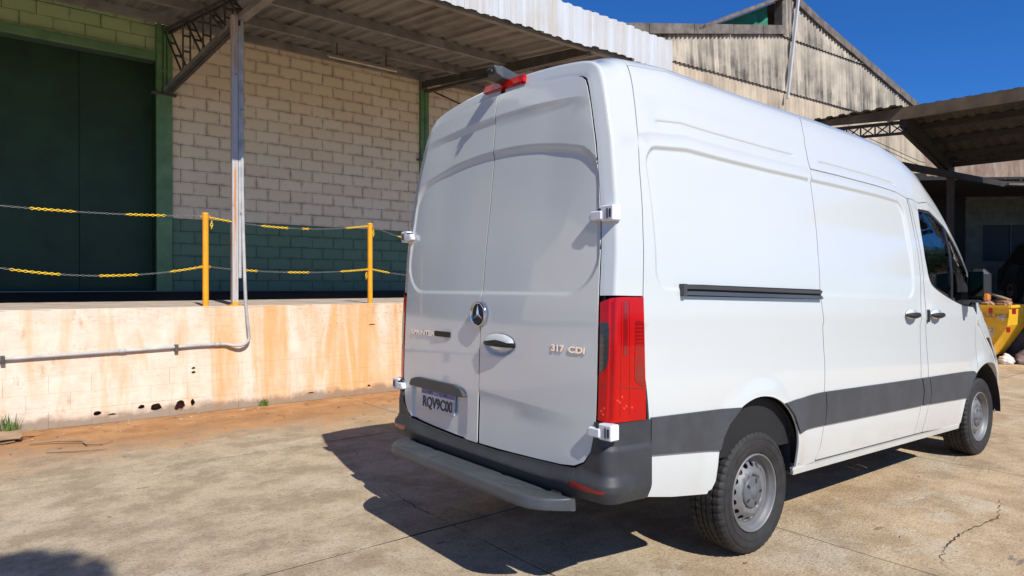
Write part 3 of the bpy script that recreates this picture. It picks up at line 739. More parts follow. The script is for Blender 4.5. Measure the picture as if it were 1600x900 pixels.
mb = MB(); v = []
for sg in (-1, 1):
    v = []
    for t in np.linspace(.62, TMAX, 90):
        y, z, ny, nz = rsec(t)
        for ins in (.115, .06): v.append(rk(Xrear(z, y) + .016, sg * (y - ny * ins), z - nz * ins))
    mb.add(v, [(2 * i, 2 * i + 1, 2 * i + 3, 2 * i + 2) for i in range(89)])
v = []
for z in np.linspace(.60, 2.72, 60):
    for y in (-.02, .02): v.append(rk(Xrear(z, 0) + .033, y, z))
mb.add(v, [(2 * i, 2 * i + 1, 2 * i + 3, 2 * i + 2) for i in range(59)]); mb.build('door_seal', M['black'], van)
# dark seal behind all gaps + inner shell so that nothing shows through
mb = MB(); ring = []
for t in np.linspace(.62, TMAX, 40):
    y, z, ny, nz = rsec(t); ring.append((y - ny * .035, z - nz * .035))
secs = []
for X in (.02, .3, 1.0, 1.9, 2.8, 3.3):
    secs.append([rk(X + (Xrear(z, y) + .02 if X < .1 else 0), -(y - .02) if True else 0, z - (.0 if X < .1 else .02 * (z > 2.5))) for y, z in ring] + [rk(X + (Xrear(z, y) + .02 if X < .1 else 0), (y - .02), z - (.0 if X < .1 else .02 * (z > 2.5))) for y, z in ring[::-1]])
n_ = len(secs[0]); vv = [p for s in secs for p in s]
mb.add(vv, [(i * n_ + k, i * n_ + (k + 1) % n_, (i + 1) * n_ + (k + 1) % n_, (i + 1) * n_ + k) for i in range(len(secs) - 1) for k in range(n_)] + [tuple(range(n_)), tuple(range((len(secs) - 1) * n_, len(secs) * n_))])
mb.v = [(x, y, z - (.12 if z > 2.3 and x > 3.2 else .03)) for x, y, z in mb.v]; mb.build('inner_shell', M['dark'], van)
# tail lamps (lens follows the corner)
for sg, nm in ((-1, 'r'), (1, 'l')):
    fn, _ = frame_fn(sg, .006); sp = (-.3, sg * .6, 0)
    lamp = panel('tail_lamp', [(.002, .893), (.297, .888), (.297, 1.482), (.12, 1.480), (LC * .62, 1.474), (.002, 1.452)], fn, M['red'], van, step=.05, bstep=.02, feats=[([(s, .9), (s, 1.47)], False, (0,)) for s in np.linspace(.004, LC + .002, 12)], lip=.02, spec=sp)
    f2, _ = frame_fn(sg, .0085); f3, _ = frame_fn(sg, .0075)
    fs = [([(s, .9), (s, 1.47)], False, (0,)) for s in np.linspace(.004, LC + .002, 12)]
    panel('smoked_insert', round_poly([(.004, 1.115), (.035, 1.14), (.052, 1.175), (.053, 1.33), (.045, 1.36), (.004, 1.355)], .012), f2, M['smoke'], lamp, step=.03, bstep=.01, feats=fs, lip=.004, spec=sp)
    panel('dark_lens_band', round_poly([(.215, 1.08), (.285, 1.04), (.292, 1.36), (.225, 1.365)], .02), f3, M['reddark'], lamp, step=.05, feats=fs, lip=.003, spec=sp)
    panel('dark_lens_band', round_poly([(.135, 1.20), (.165, 1.20), (.165, 1.46), (.135, 1.455)], .008), f3, M['reddark'], lamp, step=.05, feats=fs, lip=.003, spec=sp)
    for k in range(11): panel('lens_rib', [(.222, 1.155 + k * .018), (.284, 1.155 + k * .018), (.284, 1.161 + k * .018), (.222, 1.161 + k * .018)], f2, M['red'], lamp, step=.1, bstep=.03, lip=.003, spec=sp)
    f4, _ = frame_fn(sg, .0095); random.seed(3)
    for k in range(7): panel('lens_rib', [(.008 + k * .0001, 1.15 + k * .028), (.046, 1.15 + k * .028), (.046, 1.153 + k * .028), (.008, 1.153 + k * .028)], f4, M['chrome'] if False else M['smoke'], lamp, step=.1, bstep=.03, lip=.002, spec=sp)
    for ss in (.072, .118, .180): panel('lens_divider', [(ss, .92), (ss + .0022, .92), (ss + .0022, 1.462), (ss, 1.462)], f3, M['reddark'], lamp, step=.2, bstep=.03, lip=.001, spec=sp)
    panel('lens_divider', [(.012, 1.066), (.285, 1.036), (.285, 1.040), (.012, 1.070)], f3, M['reddark'], lamp, step=.2, bstep=.03, feats=fs, lip=.001, spec=sp)
    for k in range(9):
        s_, t_ = (.02, .93), 0
        a = [(.03, .925), (.035, .955), (.02, .94), (.10, .995), (.13, 1.01), (.16, .965), (.20, .955), (.115, .985), (.145, .955)][k]
        panel('lamp_reflector', [(a[0] + .007 * math.cos(q), a[1] + .006 * math.sin(q)) for q in np.linspace(0, 6.28, 6, endpoint=False)], f3, M['redlight'], lamp, step=.05, lip=.002, spec=sp)
# rear bumper: one skin that wraps from the middle round both corners
CS, CR = .918, .065
def plan(s):
    if s < CS: x, y, nx, ny = 0., s, -1., 0.
    elif s < CS + CR * math.pi / 2:
        a = (s - CS) / CR; x, y, nx, ny = CR * (1 - math.cos(a)), CS + CR * math.sin(a), -math.cos(a), math.sin(a)
    else: x, y, nx, ny = CR + (s - CS - CR * math.pi / 2), CS + CR, 0., 1.
    return x, y, nx, ny
SEND = CS + CR * math.pi / 2 + .218
def bump(sg, off=0.):
    def fn(s, z):
        x, y, nx, ny = plan(abs(s)); fs_ = sstep((1.20 - abs(s)) / .25)
        zt = .615 + .03 * sstep((abs(s) - .55) / .3)
        o = .006 + off + (.040 - .012 * sstep((abs(s) - .80) / .3)) * sstep((zt - z) / .055) * fs_ - .034 * sstep((.575 - z) / .10)
        o += .008 * sstep((.775 - z) / .012) * sstep((abs(s) - .93) / .05) + (.018 + .012 * (1 - fs_)) * sstep((abs(s) - .92) / .08)
        x += Xrear(.7, min(y, .92)) if abs(s) < CS else Xrear(.7, .92)
        sgn = sg if s >= 0 else -sg
        return rk(x + nx * o, sgn * (y + ny * o), z)
    return fn
def zlow(s): return .512 - .014 * sstep((s - .95) / .3)
fz = lambda a, b: [([(a, z), (b, z)], False, (0,)) for z in (.45, .48, .56, .575, .59, .60, .61, .622, .77, .775, .78)]
panel('rear_bumper', [(-.80, .505), (-.66, .44), (.66, .44), (.80, .505), (.80, .641), (.70, .632), (.5, .622), (.2, .612), (-.2, .612), (-.5, .622), (-.7, .632), (-.80, .641)], bump(1), M['bumper'], van, step=.06, bstep=.04, feats=fz(-.8, .8), spec=(-1, 0, 0), lip=.012)
for sg in (-1, 1):
    sp = (-.4, sg * .5, 0)
    ol = [(.803, zlow(.803))] + [(s, zlow(s)) for s in np.linspace(.86, SEND, 7)] + [(SEND, .883), (.921, .883), (.917, .80), (.903, .735), (.860, .676), (.803, .645)]
    fv = [([(s, .5), (s, .87)], False, (0,)) for s in np.linspace(CS, CS + CR * 1.57, 7)]
    bc = panel('bumper_corner', ol, bump(sg), M['bumper'], van, step=.045, bstep=.025, feats=fz(.8, SEND) + fv, lip=.016, spec=sp, label='grey corner of the rear bumper below the lamp')
    panel('rear_reflector', round_poly([(.806, .590), (.806, .562), (.88, .553), (.965, .560), (.972, .574), (.90, .584)], .006), bump(sg, .002), M['redrefl'], bc, step=.03, bstep=.02, feats=fv, spec=sp, lip=.004)
# step
def stp(y, s):
    e = 1 - min(1., max(0., (abs(y) - .58) / .237)) ** 2.6
    prof = [(-.045, .456), (-.10, .463), (-.205, .463), (-.220, .460), (-.228, .452), (-.235, .420), (-.231, .409), (-.222, .405), (-.10, .400), (-.02, .402)]
    Ls = [0.]
    for i in range(1, len(prof)): Ls.append(Ls[-1] + math.hypot(prof[i][0] - prof[i - 1][0], prof[i][1] - prof[i - 1][1]))
    S_ = s * Ls[-1]; x = float(np.interp(S_, Ls, [p[0] for p in prof])); z = float(np.interp(S_, Ls, [p[1] for p in prof]))
    x = -.05 + (x + .035) * (.14 + .86 * e) - .004
    # shallow tread grooves
    if s < .33 and abs(y) < .74:
        for xc in (-.085, -.115, -.145, -.175): z -= .0045 * gauss(x - xc, .006) * (1 - sstep((abs(y + .0) - .6) / .1))
        z -= .004 * gauss(math.sin(y * 9.0 + x * 12), .25) * (1 if abs(abs(y) - .45) < .2 else 0)
    return rk(x, y - .028, z + .052)
st = panel('rear_step', [(-.815, 0), (.815, 0), (.815, 1), (-.815, 1)], stp, M['step'], van, step=.022, bstep=.02, spec=(-1, 0, 0), lip=.003, label='protruding grey step below the rear bumper')
for sg in (-1, 1):
    v = [stp(sg * .815, s) for s in np.linspace(0, 1, 24)]; MB().add(v, [tuple(range(24))]).build('step_end', M['step'], st)
    MB().box(-.05, .12, -.72, .72, .48, .54, c=.01).build('step_gap_filler', M['dark'], st) if sg > 0 else None; MB().box(-.06, .10, sg * .70 - .04, sg * .70 + .04, .50, .55, c=.01).build('step_bracket', M['dark'], st)  # wide box added to block sun leaking between step and bumper
# hinges
def hinge(sg, z, base_y, name='door_hinge'):
    h = empty(name); h.parent = van; h.location = rk(Xrear(z, base_y) + .03, sg * base_y, z)
    s_ = sg
    def bx(y0, y1, z0, z1, x0, x1, nm, m='hinge', c=.006):
        y0, y1 = sorted((s_ * y0, s_ * y1)); MB().box(x0, x1, y0, y1, z0, z1, c=c).build(nm, M[m], h)
    bx(-.035, .060, -.042, .044, -.070, .0, 'hinge_base')
    bx(-.105, -.020, -.034, .016, -.080, -.035, 'hinge_arm')
    bx(-.118, -.060, -.030, -.004, -.078, -.040, 'hinge_arm', c=.004)
    bx(-.052, -.036, -.030, .030, -.074, -.030, 'hinge_pin', 'black', .003)
    bx(.012, .024, -.028, .028, -.0735, -.06, 'hinge_slot', 'clad', .002)
    bx(.032, .046, -.024, .024, -.0735, -.06, 'hinge_slot', 'black', .002)
    return h
for sg in (-1, 1):
    for hh in (hinge(sg, 1.866, .955), hinge(sg, .848, .990)): hh.scale = (.82, .86, .86)
# star badge
def rp(y, z, d=0.): x, yy, zz = rk(Xrear(z, y) - d, y, z); return (x, yy, zz)
bz = 1.360
bd = MB(); bd.lathe([(0, -.012), (.050, -.012), (.067, -.010), (.069, 0)], (0, 0, 0), 'X', 40).build('badge', M['black'], van, loc=rp(0, bz, .006))
bd = [o for o in C.objects if o.name.startswith('badge')][0]
MB().lathe([(.060, -.012), (.064, -.020), (.070, -.020), (.073, -.010), (.072, 0)], (0, 0, 0), 'X', 48).build('badge_ring', M['chrome'], bd)
mb = MB()
for k in range(3):
    a = math.pi / 2 + k * 2 * math.pi / 3; c_, s_ = math.cos(a), math.sin(a)
    tip = (-.016, c_ * .062, s_ * .062); l_ = (-.013, -s_ * .008 + c_ * .005, c_ * .008 + s_ * .005); r2 = (-.013, s_ * .008 + c_ * .005, -c_ * .008 + s_ * .005); ce = (-.026, 0, 0)
    mb.add([tip, l_, ce, r2], [(0, 1, 2), (0, 2, 3)])
mb.build('badge_star', M['starchrome'], bd)
# lettering
def text_mesh(s, size, sx=1.0, extr=.002, bold=.0, spacing=1.0):
    cu = bpy.data.curves.new('text', 'FONT'); cu.body = s; cu.size = size; cu.extrude = extr; cu.offset = bold; cu.space_character = spacing; cu.resolution_u = 4
    o = bpy.data.objects.new('text', cu); C.objects.link(o); bpy.context.view_layer.update()
    me = bpy.data.meshes.new_from_object(o); bpy.data.objects.remove(o)
    for v in me.vertices: v.co.x *= sx
    return me
def put_text(name, s, size, sx, y0, z0, mat, parent, width=None, bold=0, off=.003, fnp=None, shear=0, spacing=1.0):
    me = text_mesh(s, size, sx, .0018, bold, spacing); xs = [v.co.x for v in me.vertices]; w0 = max(xs) - min(xs); mn = min(xs)
    k = (width / w0) if width else 1
    for v in me.vertices:
        a = (v.co.x - mn) * k + shear * v.co.y; b = v.co.y; p = (fnp or rp)(y0 - a, z0 + b, off + v.co.z); v.co = p
    me.materials.append(mat); o = bpy.data.objects.new(name, me); link(o, parent); return o
put_text('model_lettering', 'SPRINTER', .042, 1.0, .815, 1.205, M['chrome'], van, width=.315, bold=.0008, spacing=1.05)
b2 = MB().box(-.006, .0, -.185 / 2, .185 / 2, -.017, .017, c=.003).build('dealer_badge', M['black'], van, loc=rp(.405, 1.222, .002))
b3 = put_text('model_lettering', '317', .044, 1.0, -.616, 1.197, M['chrome'], van, width=.094, bold=.002)
put_text('model_lettering', 'CDI', .042, 1.0, -.735, 1.197, M['chrome'], van, width=.112, bold=.002, shear=.12)
# number plate, lamp bar above it
def plane_plate(y, z, d): return rk(.012 + Xrear(z, y) - d, y, z)
pl = MB().box(-.006, .0, -.2, .2, -.065, .065, c=.003).build('number_plate', M['plate'], van, loc=rk(Xrear(.79, .45) + .008, .452, .795)); pl.rotation_euler = (0, .04, 0)
MB().box(-.0075, -.0055, -.196, .196, .032, .062, c=.0005).build('plate_band', M['plateblue'], pl)
def ptx(y, z, d): return (-.006 - d, y, z)
put_text('plate_lettering', 'RQV9C00', .092, .62, .175, -.048, M['ink'], pl, width=.350, bold=.0022, off=.001, fnp=ptx)
put_text('plate_lettering', 'BRASIL', .020, 1.0, .045, .040, M['plate'], pl, width=.075, off=.002, fnp=ptx)
MB().box(-.008, -.005, -.196, -.172, -.045, .02, c=.0005).build('plate_sticker', M['pvc'], pl)
for a in (-.09, .09): MB().lathe([(.006, -.002), (.006, -.010), (0, -.011)], (0, a, .048), 'X', 10).build('plate_screw', M['ink'], pl)
lb = panel('plate_lamp_bar', round_poly([(.125, .868), (.16, .905), (.24, .925), (.70, .925), (.775, .905), (.795, .868), (.78, .862), (.14, .862)], .015), lambda y, z: rk(Xrear(z, y) - .022 + .0 * z, y, z), M['clad'], van, step=.04, spec=(-1, 0, 0), lip=.045)
# rear handle
hd = MB(); hd.tube([rp(-.045, 1.197, -.004), rp(-.09, 1.203, .008), rp(-.18, 1.205, .014), rp(-.27, 1.203, .010), rp(-.320, 1.197, -.002)], [.010, .018, .021, .018, .010], 14)
ho = hd.build('rear_handle', M['black'], van)
mb = MB(); N_ = 28
top_ = []
for k in range(N_ + 1):
    a = math.pi * k / N_; top_.append((-.183 - .135 * math.cos(a), 1.213 + .045 * math.sin(a)))
v = [rp(y, z, .004) for y, z in top_] + [rp(-.183 + (y + .183) * .9, 1.213 + (z - 1.213) * .55, .022) for y, z in top_] + [rp(-.183 + (y + .183) * .9, 1.212, .024) for y, z in top_]
n_ = N_ + 1; mb.add(v, [(k, k + 1, n_ + k + 1, n_ + k) for k in range(N_)] + [(n_ + k, n_ + k + 1, 2 * n_ + k + 1, 2 * n_ + k) for k in range(N_)], 0, True); mb.build('handle_cover', M['paint'], ho)
# high brake lamp and camera
bl = panel('high_brake_lamp', [(-.215, 2.684), (-.21, 2.728), (.165, 2.745), (.175, 2.705)], lambda y, z: rk(Xrear(z, y) - .006, y, z), M['red'], van, step=.03, spec=(-1, 0, 0), lip=.05)
cm = MB(); a0 = np.array([(.20, -.055, 2.80), (.20, .075, 2.80), (.20, .075, 2.755), (.20, -.055, 2.755)]); 
cv = [rk(p[0], p[1] * .85 - .03, p[2] - .045) for p in [(.30, -.06, 2.80), (.30, .06, 2.80), (.30, .06, 2.765), (.30, -.06, 2.765), (.10, -.055, 2.845), (.10, .055, 2.845), (.10, .062, 2.77), (.10, -.062, 2.77), (.045, -.045, 2.838), (.045, .045, 2.838), (.06, .05, 2.79), (.06, -.05, 2.79)]]
cm.add(cv, [(0, 1, 5, 4), (1, 2, 6, 5), (3, 0, 4, 7), (2, 3, 7, 6), (4, 5, 9, 8), (5, 6, 10, 9), (7, 4, 8, 11), (6, 7, 11, 10), (8, 9, 10, 11), (0, 3, 2, 1)])
co = cm.build('reversing_camera', M['step'], van); md = co.modifiers.new('b', 'BEVEL'); md.width = .008; md.segments = 2
MB().lathe([(.018, 0), (.018, -.012), (.012, -.014), (0, -.013)], rk(.052, -.03, 2.765), 'X', 16).build('camera_lens', M['black'], co)
# underbody, liners, axles, exhaust, spare
MB().box(.40, 5.5, -.72, .72, .40, .50, c=0).build('chassis', M['dark'], van)
MB().box(.25, .37, -.62, .62, .42, .50).build('rear_beam', M['dark'], van)
MB().tube([(1.265, -.8, .353), (1.265, .8, .353)], .055, 12).build('rear_axle', M['dark'], van)
MB().tube([(4.93, -.8, .353), (4.93, .8, .353)], .045, 12).build('front_axle', M['dark'], van)
MB().tube([(3.6, .3, .28), (1.8, .35, .26), (.9, .45, .30), (.25, .5, .30)], .035, 10).build('exhaust', M['steeldark'], van)
for cx, rr in ((1.262, .455), (4.93, .50)):
    for sg in (-1, 1):
        mb = MB(); n = 24; v = []
        for k in range(n + 1):
            a = math.pi * k / n; x, z = cx + rr * math.cos(a), .46 + rr * math.sin(a) * .98
            v += [rk(x, sg * .985, z), rk(x, sg * .66, z)]
        mb.add(v, [(2 * k, 2 * k + 2, 2 * k + 3, 2 * k + 1) for k in range(n)], 0, True)
        mb.add([v[2 * k + 1] for k in range(n + 1)], [tuple(range(n + 1))]); mb.build('wheel_arch_liner', M['dark'], van)
mb = MB(); mb.add([rk(1.668, -.955, z) for z in (.405, .75)] + [rk(1.70, -.80, z) for z in (.75, .405)], [(0, 1, 2, 3)]); mb.build('arch_guard', M['clad'], van)
# cab interior
MB().box(3.4, 5.2, -.9, .9, .46, .60).build('cab_floor', M['seat'], van)
for y in (-.5, .5):
    s_ = MB().box(3.72, 3.86, y - .24, y + .24, .9, 1.75, c=.05).build('seat', M['seat'], van); MB().box(3.86, 4.35, y - .24, y + .24, .85, 1.02, c=.04).build('seat_cushion', M['seat'], s_); MB().box(3.70, 3.80, y - .13, y + .13, 1.78, 1.98, c=.03).build('headrest', M['seat'], s_)
MB().box(4.65, 5.2, -.88, .88, 1.05, 1.42, c=.05).build('dashboard', M['seat'], van)
MB().lathe([(.19, 0), (.205, .012), (.19, .024), (.178, .012)], (0, 0, 0), 'X', 28, close=True).build('steering_wheel', M['seat'], van, loc=(4.52, .45, 1.42))
MB().box(3.49, 3.51, -.88, .88, .5, 2.2).build('bulkhead', M['seat'], van)
# ---------------------------------------------------------------- wheels
def make_wheel(loc):
    e = empty('wheel'); e.parent = van; e.location = loc
    n = 150; prof = [(.226, -.088), (.232, -.104), (.262, -.113), (.300, -.115), (.330, -.108), (.343, -.100), (.3495, -.092), (.3515, -.078), (.3525, -.062), (.3445, -.060), (.3445, -.053), (.353, -.051), (.3535, -.022), (.345, -.020), (.345, -.012), (.3535, -.010), (.3535, .010), (.345, .012), (.345, .020), (.3535, .022), (.353, .051), (.3445, .053), (.3445, .060), (.3525, .062), (.3515, .078), (.3495, .092), (.343, .100), (.30, .115), (.262, .113), (.232, .104), (.226, .088)]
    v = []
    for i, (r, h) in enumerate(prof):
        for k in range(n):
            a = 2 * math.pi * k / n; rr = r; hh = h
            if r > .340 and .05 < abs(h) < .101 and k % 3 == 0: rr -= .0065
            if r > .352 and abs(h) < .05 and k % 5 == 0: rr -= .004
            if r > .252 and r < .345 and k % 3 == 0 and abs(h) > .105 and r > .32: hh = h * .985
            v.append((rr * math.cos(a), hh, rr * math.sin(a)))
    m = len(prof); f = [(i * n + k, i * n + (k + 1) % n, (i + 1) * n + (k + 1) % n, (i + 1) * n + k) for i in range(m - 1) for k in range(n)]
    ty = MB().add(v, f, 0, False); t_ = ty.build('tyre', M['rubber'], e)
    # sidewall ribs
    MB().lathe([(.270, -.1135), (.271, -.1160), (.274, -.1160), (.275, -.1138)], (0, 0, 0), 'Y', 90).lathe([(.312, -.1125), (.313, -.1150), (.315, -.1150), (.316, -.1118)], (0, 0, 0), 'Y', 90).build('sidewall_rib', M['rubber'], e)
    rim = MB().lathe([(.226, -.090), (.2255, -.104), (.219, -.107), (.214, -.100), (.212, -.085), (.205, -.078), (.199, -.06), (.190, .01), (.19, .09), (.222, .10)], (0, 0, 0), 'Y', 72).build('rim', M['rim'], e)
    # disc with oval holes
    N_ = 72; out = [(.197 * math.cos(q), .197 * math.sin(q)) for q in np.linspace(0, 2 * math.pi, N_, endpoint=False)]
    hs = []
    for k in range(16):
        q0 = 2 * math.pi * (k + .5) / 16; c_, s_ = math.cos(q0), math.sin(q0)
        hs.append([(c_ * (.160 + .0155 * math.cos(q)) - s_ * .0195 * math.sin(q), s_ * (.160 + .0155 * math.cos(q)) + c_ * .0195 * math.sin(q)) for q in np.linspace(0, 2 * math.pi, 14, endpoint=False)])
    def dsc(a, b):
        r = math.hypot(a, b); y = float(np.interp(r, [0, .09, .100, .122, .136, .176, .188, .197], [-.068, -.072, -.088, -.090, -.080, -.052, -.048, -.055])); return (a, y, b)
    d_ = panel('wheel_disc', out, dsc, M['rim'], e, holes=hs, step=.02, bstep=.02, lip=.008, spec=(0, -1, 0))
    cap = MB().lathe([(.092, -.072), (.091, -.088), (.084, -.094), (.05, -.097), (.034, -.099), (.030, -.104), (.0, -.105)], (0, 0, 0), 'Y', 48).build('wheel_cap', M['cap'], e)
    sl_ = MB()
    for k in range(5):
        q = 2 * math.pi * k / 5 + .3; c_, s_ = math.cos(q), math.sin(q)
        sl_.add([(c_ * r - s_ * w2, -.0985 + (.003 if r > .075 else 0), s_ * r + c_ * w2) for r, w2 in ((.055, -.006), (.082, -.008), (.082, .008), (.055, .006))], [(0, 1, 2, 3)])
    sl_.build('cap_slot', M['black'], e)
    MB().lathe([(.186, .0), (.150, .0), (.0, .0)], (0, .02, 0), 'Y', 24).build('brake_disc', M['brk'], e)
    return e
M['brk'] = simple('rusty_brake', (.11, .045, .03), .7)
for (x, s_) in ((1.2649, -1), (4.9299, -1), (1.2649, 1), (4.9299, 1)):
    wv = make_wheel((x, s_ * .862, .353)); wv.rotation_euler = (0, .35 if x < 2 else -.5, 0 if s_ < 0 else math.pi)
# ---------------------------------------------------------------- ground
def W(u, D_, z=0.): p = dA * u + nA * D_; return (p.x, p.y, z)
gb = MB(); 
gb.add([(-600, -600, -.035), (600, -600, -.035), (600, 900, -.035), (-600, 900, -.035)], [(0, 1, 2, 3)])
ground = gb.build('ground', simple('far_ground_dirt', (.20, .15, .10), .95, 0, .2, .2), kind='structure')
UJ = 3
ug = [-14, -9.5, -5.2, -1.4, 2.42, 4.02, 6.68, 8.36, 10.95, 13.6, 16.55]
dg = [-14, -10, -6, -2.6, .6, 3.66, 6.4, 8.86]
yard = empty('concrete_yard', (0, 0, 0), DOCK_A, kind='structure')
jb = MB().box(-14, 16.55, -14, 8.86, -.034, -.005).build('joint_bed', M['joint'], yard)
random.seed(5)
for i in range(len(ug) - 1):
    for j in range(len(dg) - 1):
        if i == UJ + 1 and j >= 5: continue
        g = .006; gD = .011; x0, x1, y0, y1 = ug[i] + g, ug[i + (2 if (i == UJ and j >= 5) else 1)] - g, dg[j] + gD, dg[j + 1] - gD
        mb = MB(); n = 12; top = []
        # slightly ragged edge
        def edge(a, b, m): return [(a[0] + (b[0] - a[0]) * k / m + (0 if k in (0, m) else random.uniform(-.0035, .0035)), a[1] + (b[1] - a[1]) * k / m + (0 if k in (0, m) else random.uniform(-.0035, .0035))) for k in range(m)]
        pl_ = edge((x0, y0), (x1, y0), n) + edge((x1, y0), (x1, y1), n) + edge((x1, y1), (x0, y1), n) + edge((x0, y1), (x0, y0), n)
        m = len(pl_); mb.add([(a, b, 0) for a, b in pl_] + [(a, b, -.03) for a, b in pl_], [tuple(range(m))] + [(k, k + m, (k + 1) % m + m, (k + 1) % m) for k in range(m)])
        mb.build('concrete_slab', M['ground'], yard)
# cracks in the slabs
from bpy import data as _d
def crack(pts, w0, sd):
    rr = random.Random(sd); P = []
    for a, b in zip(pts, pts[1:]):
        n = max(2, int(math.hypot(b[0] - a[0], b[1] - a[1]) / .035))
        for k in range(n): f = k / n; P.append((a[0] + (b[0] - a[0]) * f + rr.uniform(-.013, .013), a[1] + (b[1] - a[1]) * f + rr.uniform(-.013, .013)))
    P.append(pts[-1]); v = []
    for i, p in enumerate(P):
        q0, q1 = P[max(i - 1, 0)], P[min(i + 1, len(P) - 1)]; t = Vector((q1[0] - q0[0], q1[1] - q0[1], 0)).normalized(); w_ = w0 * rr.uniform(.3, 1.2) * math.sin(math.pi * (i + .6) / (len(P) + .6))
        v += [(p[0] - t.y * w_, p[1] + t.x * w_, .0035), (p[0] + t.y * w_, p[1] - t.x * w_, .0035)]
    MB().add(v, [(2 * i, 2 * i + 1, 2 * i + 3, 2 * i + 2) for i in range(len(P) - 1)]).build('crack', M['joint'], yard)
crack([(4.10, 1.30), (4.22, 1.44), (4.49, 1.51), (4.71, 1.53), (4.9, 1.52), (5.36, 1.48), (5.9, 1.62)], .0055, 1)
crack([(6.73, 2.2), (7.4, 2.35), (8.1, 2.2)], .003, 2); crack([(2.42, 3.68), (2.40, 4.08), (2.46, 4.6)], .0045, 3)
# beyond the yard on the right: plain strip
MB().box(16.55, 40, -14, 8.86, -.03, 0).build('concrete_apron', M['ground'], yard)
MB().box(-14, 45, 8.86, 40, -.03, -.002).build('concrete_apron', M['ground'], yard)
# litter, leaves
litter = []
lv = MB(); random.seed(11)
def litter_piece(mb, x, y, s, z=.004):
    a = random.uniform(0, 6.28); c_, s_ = math.cos(a), math.sin(a); b = random.uniform(.3, .6)
    pts = [(-1, 0, .0), (-.3, b, .3), (.6, b * .8, .1), (1, 0, .25), (.4, -b, .05), (-.5, -b * .7, .2)]
    mb.add([(x + s * (px * c_ - py * s_), y + s * (px * s_ + py * c_), z + s * pz * .5) for px, py, pz in pts], [(0, 1, 2, 3, 4, 5)])
for k in range(150):
    u, D_ = random.uniform(-1.6, 5.5), 8.8 - abs(random.gauss(0, .75)); p = W(u, D_); litter_piece(lv, p[0], p[1], random.uniform(.008, .028))
for k in range(70):
    u, D_ = random.uniform(-1.5, 9), random.uniform(1.2, 8.6); p = W(u, D_); litter_piece(lv, p[0], p[1], random.uniform(.006, .018))
tag(lv.build('fallen_leaves', M['leafdry']), 'dry brown leaf bits scattered on the yard and along the dock wall', 'leaves', kind='stuff')
lv = MB(); random.seed(17)
for k in range(55):
    u, D_ = random.uniform(-.6, 5.5), 8.83 - abs(random.gauss(0, .25)); p = W(u, D_); litter_piece(lv, p[0], p[1], random.uniform(.006, .03))
tag(lv.build('plaster_chips', M['paperbit']), 'pale flakes of plaster lying at the foot of the dock wall', 'rubble', kind='stuff')
st_ = MB(); random.seed(31)
for k in range(420):
    u, D_ = random.uniform(-1.5, 12), random.uniform(.8, 8.7); p = W(u, D_); r = random.uniform(.003, .009) * (1.5 if random.random() < .06 else 1)
    a = random.uniform(0, 3); q = [(r * math.cos(a + i * 1.57) * random.uniform(.7, 1.2), r * math.sin(a + i * 1.57) * random.uniform(.7, 1.2)) for i in range(4)]
    st_.add([(p[0] + x_, p[1] + y_, 0) for x_, y_ in q] + [(p[0] + x_ * .5, p[1] + y_ * .5, r * .8) for x_, y_ in q], [(0, 1, 5, 4), (1, 2, 6, 5), (2, 3, 7, 6), (3, 0, 4, 7), (4, 5, 6, 7)])
tag(st_.build('loose_gravel', simple('loose_stones', (.34, .27, .20), .9, 0, .4, 40)), 'small loose stones scattered over the concrete yard', 'gravel', kind='stuff')
mb = MB(); random.seed(2)   # warped cardboard sheet near the left edge
cx_, cy_ = -5.38, 6.60
for lay in range(2):
    n = 9; v = []
    for i in range(n):
        for j in range(5):
            a = -.45 + .85 * i / (n - 1); b = -.13 + .24 * j / 4
            v.append((cx_ + a + .04 * math.sin(j * 2 + lay) + .05 * lay, cy_ + b + .25 * a + .03 * math.sin(i) + .07 * lay, .01 + .02 * lay + .016 * math.sin(i * .9 + lay) ** 2 + .012 * j * lay))
    mb.add(v, [(i * 5 + j, (i + 1) * 5 + j, (i + 1) * 5 + j + 1, i * 5 + j + 1) for i in range(n - 1) for j in range(4)])
cb = mb.build('cardboard_sheet', M['card'], label='dirty flattened brown cardboard lying by the dock wall', cat='cardboard'); md = cb.modifiers.new('s', 'SOLIDIFY'); md.thickness = .006
tw = MB(); tw.tube([(-4.72, 6.55, .02), (-4.5, 6.62, .035), (-4.25, 6.63, .03), (-4.13, 6.50, .03), (-4.02, 6.56, .02), (-3.98, 6.68, .015)], [.008, .012, .012, .010, .008, .004], 7)
tw.build('fallen_twig', M['twig'], label='longer crooked pale twig lying on the red earth by the cardboard', cat='twig')
MB().tube([(-4.35, 6.25, .012), (-4.1, 6.28, .018), (-3.86, 6.38, .012)], [.006, .008, .003], 6).build('fallen_twig', M['twig'], label='short thin dark twig on the red earth in front of the crooked one', cat='twig')
def grass(name, x, y, n, h, sp, label):
    mb = MB(); random.seed(int(abs(x) * 100))
    for k in range(n):
        a = random.uniform(0, 6.28); r = sp * math.sqrt(random.random()); bx, by = x + r * math.cos(a), y + r * .5 * math.sin(a); hh = h * random.uniform(.4, 1); ln = random.uniform(.1, .6) * hh; q = random.uniform(0, 6.28); w2 = random.uniform(.003, .007)
        dx, dy = math.cos(q) * ln, math.sin(q) * ln; px, py = -math.sin(q) * w2, math.cos(q) * w2
        mb.add([(bx - px, by - py, 0), (bx + px, by + py, 0), (bx + dx * .4 + px * .7, by + dy * .4 + py * .7, hh * .6), (bx + dx * .4 - px * .7, by + dy * .4 - py * .7, hh * .6), (bx + dx, by + dy, hh)], [(0, 1, 2, 3), (3, 2, 4)])
    mb.build(name, M['grass'], label=label, cat='weeds')
grass('grass_tuft', -5.42, 7.05, 260, .24, .22, 'green grass tuft growing at the foot of the dock wall, left edge')
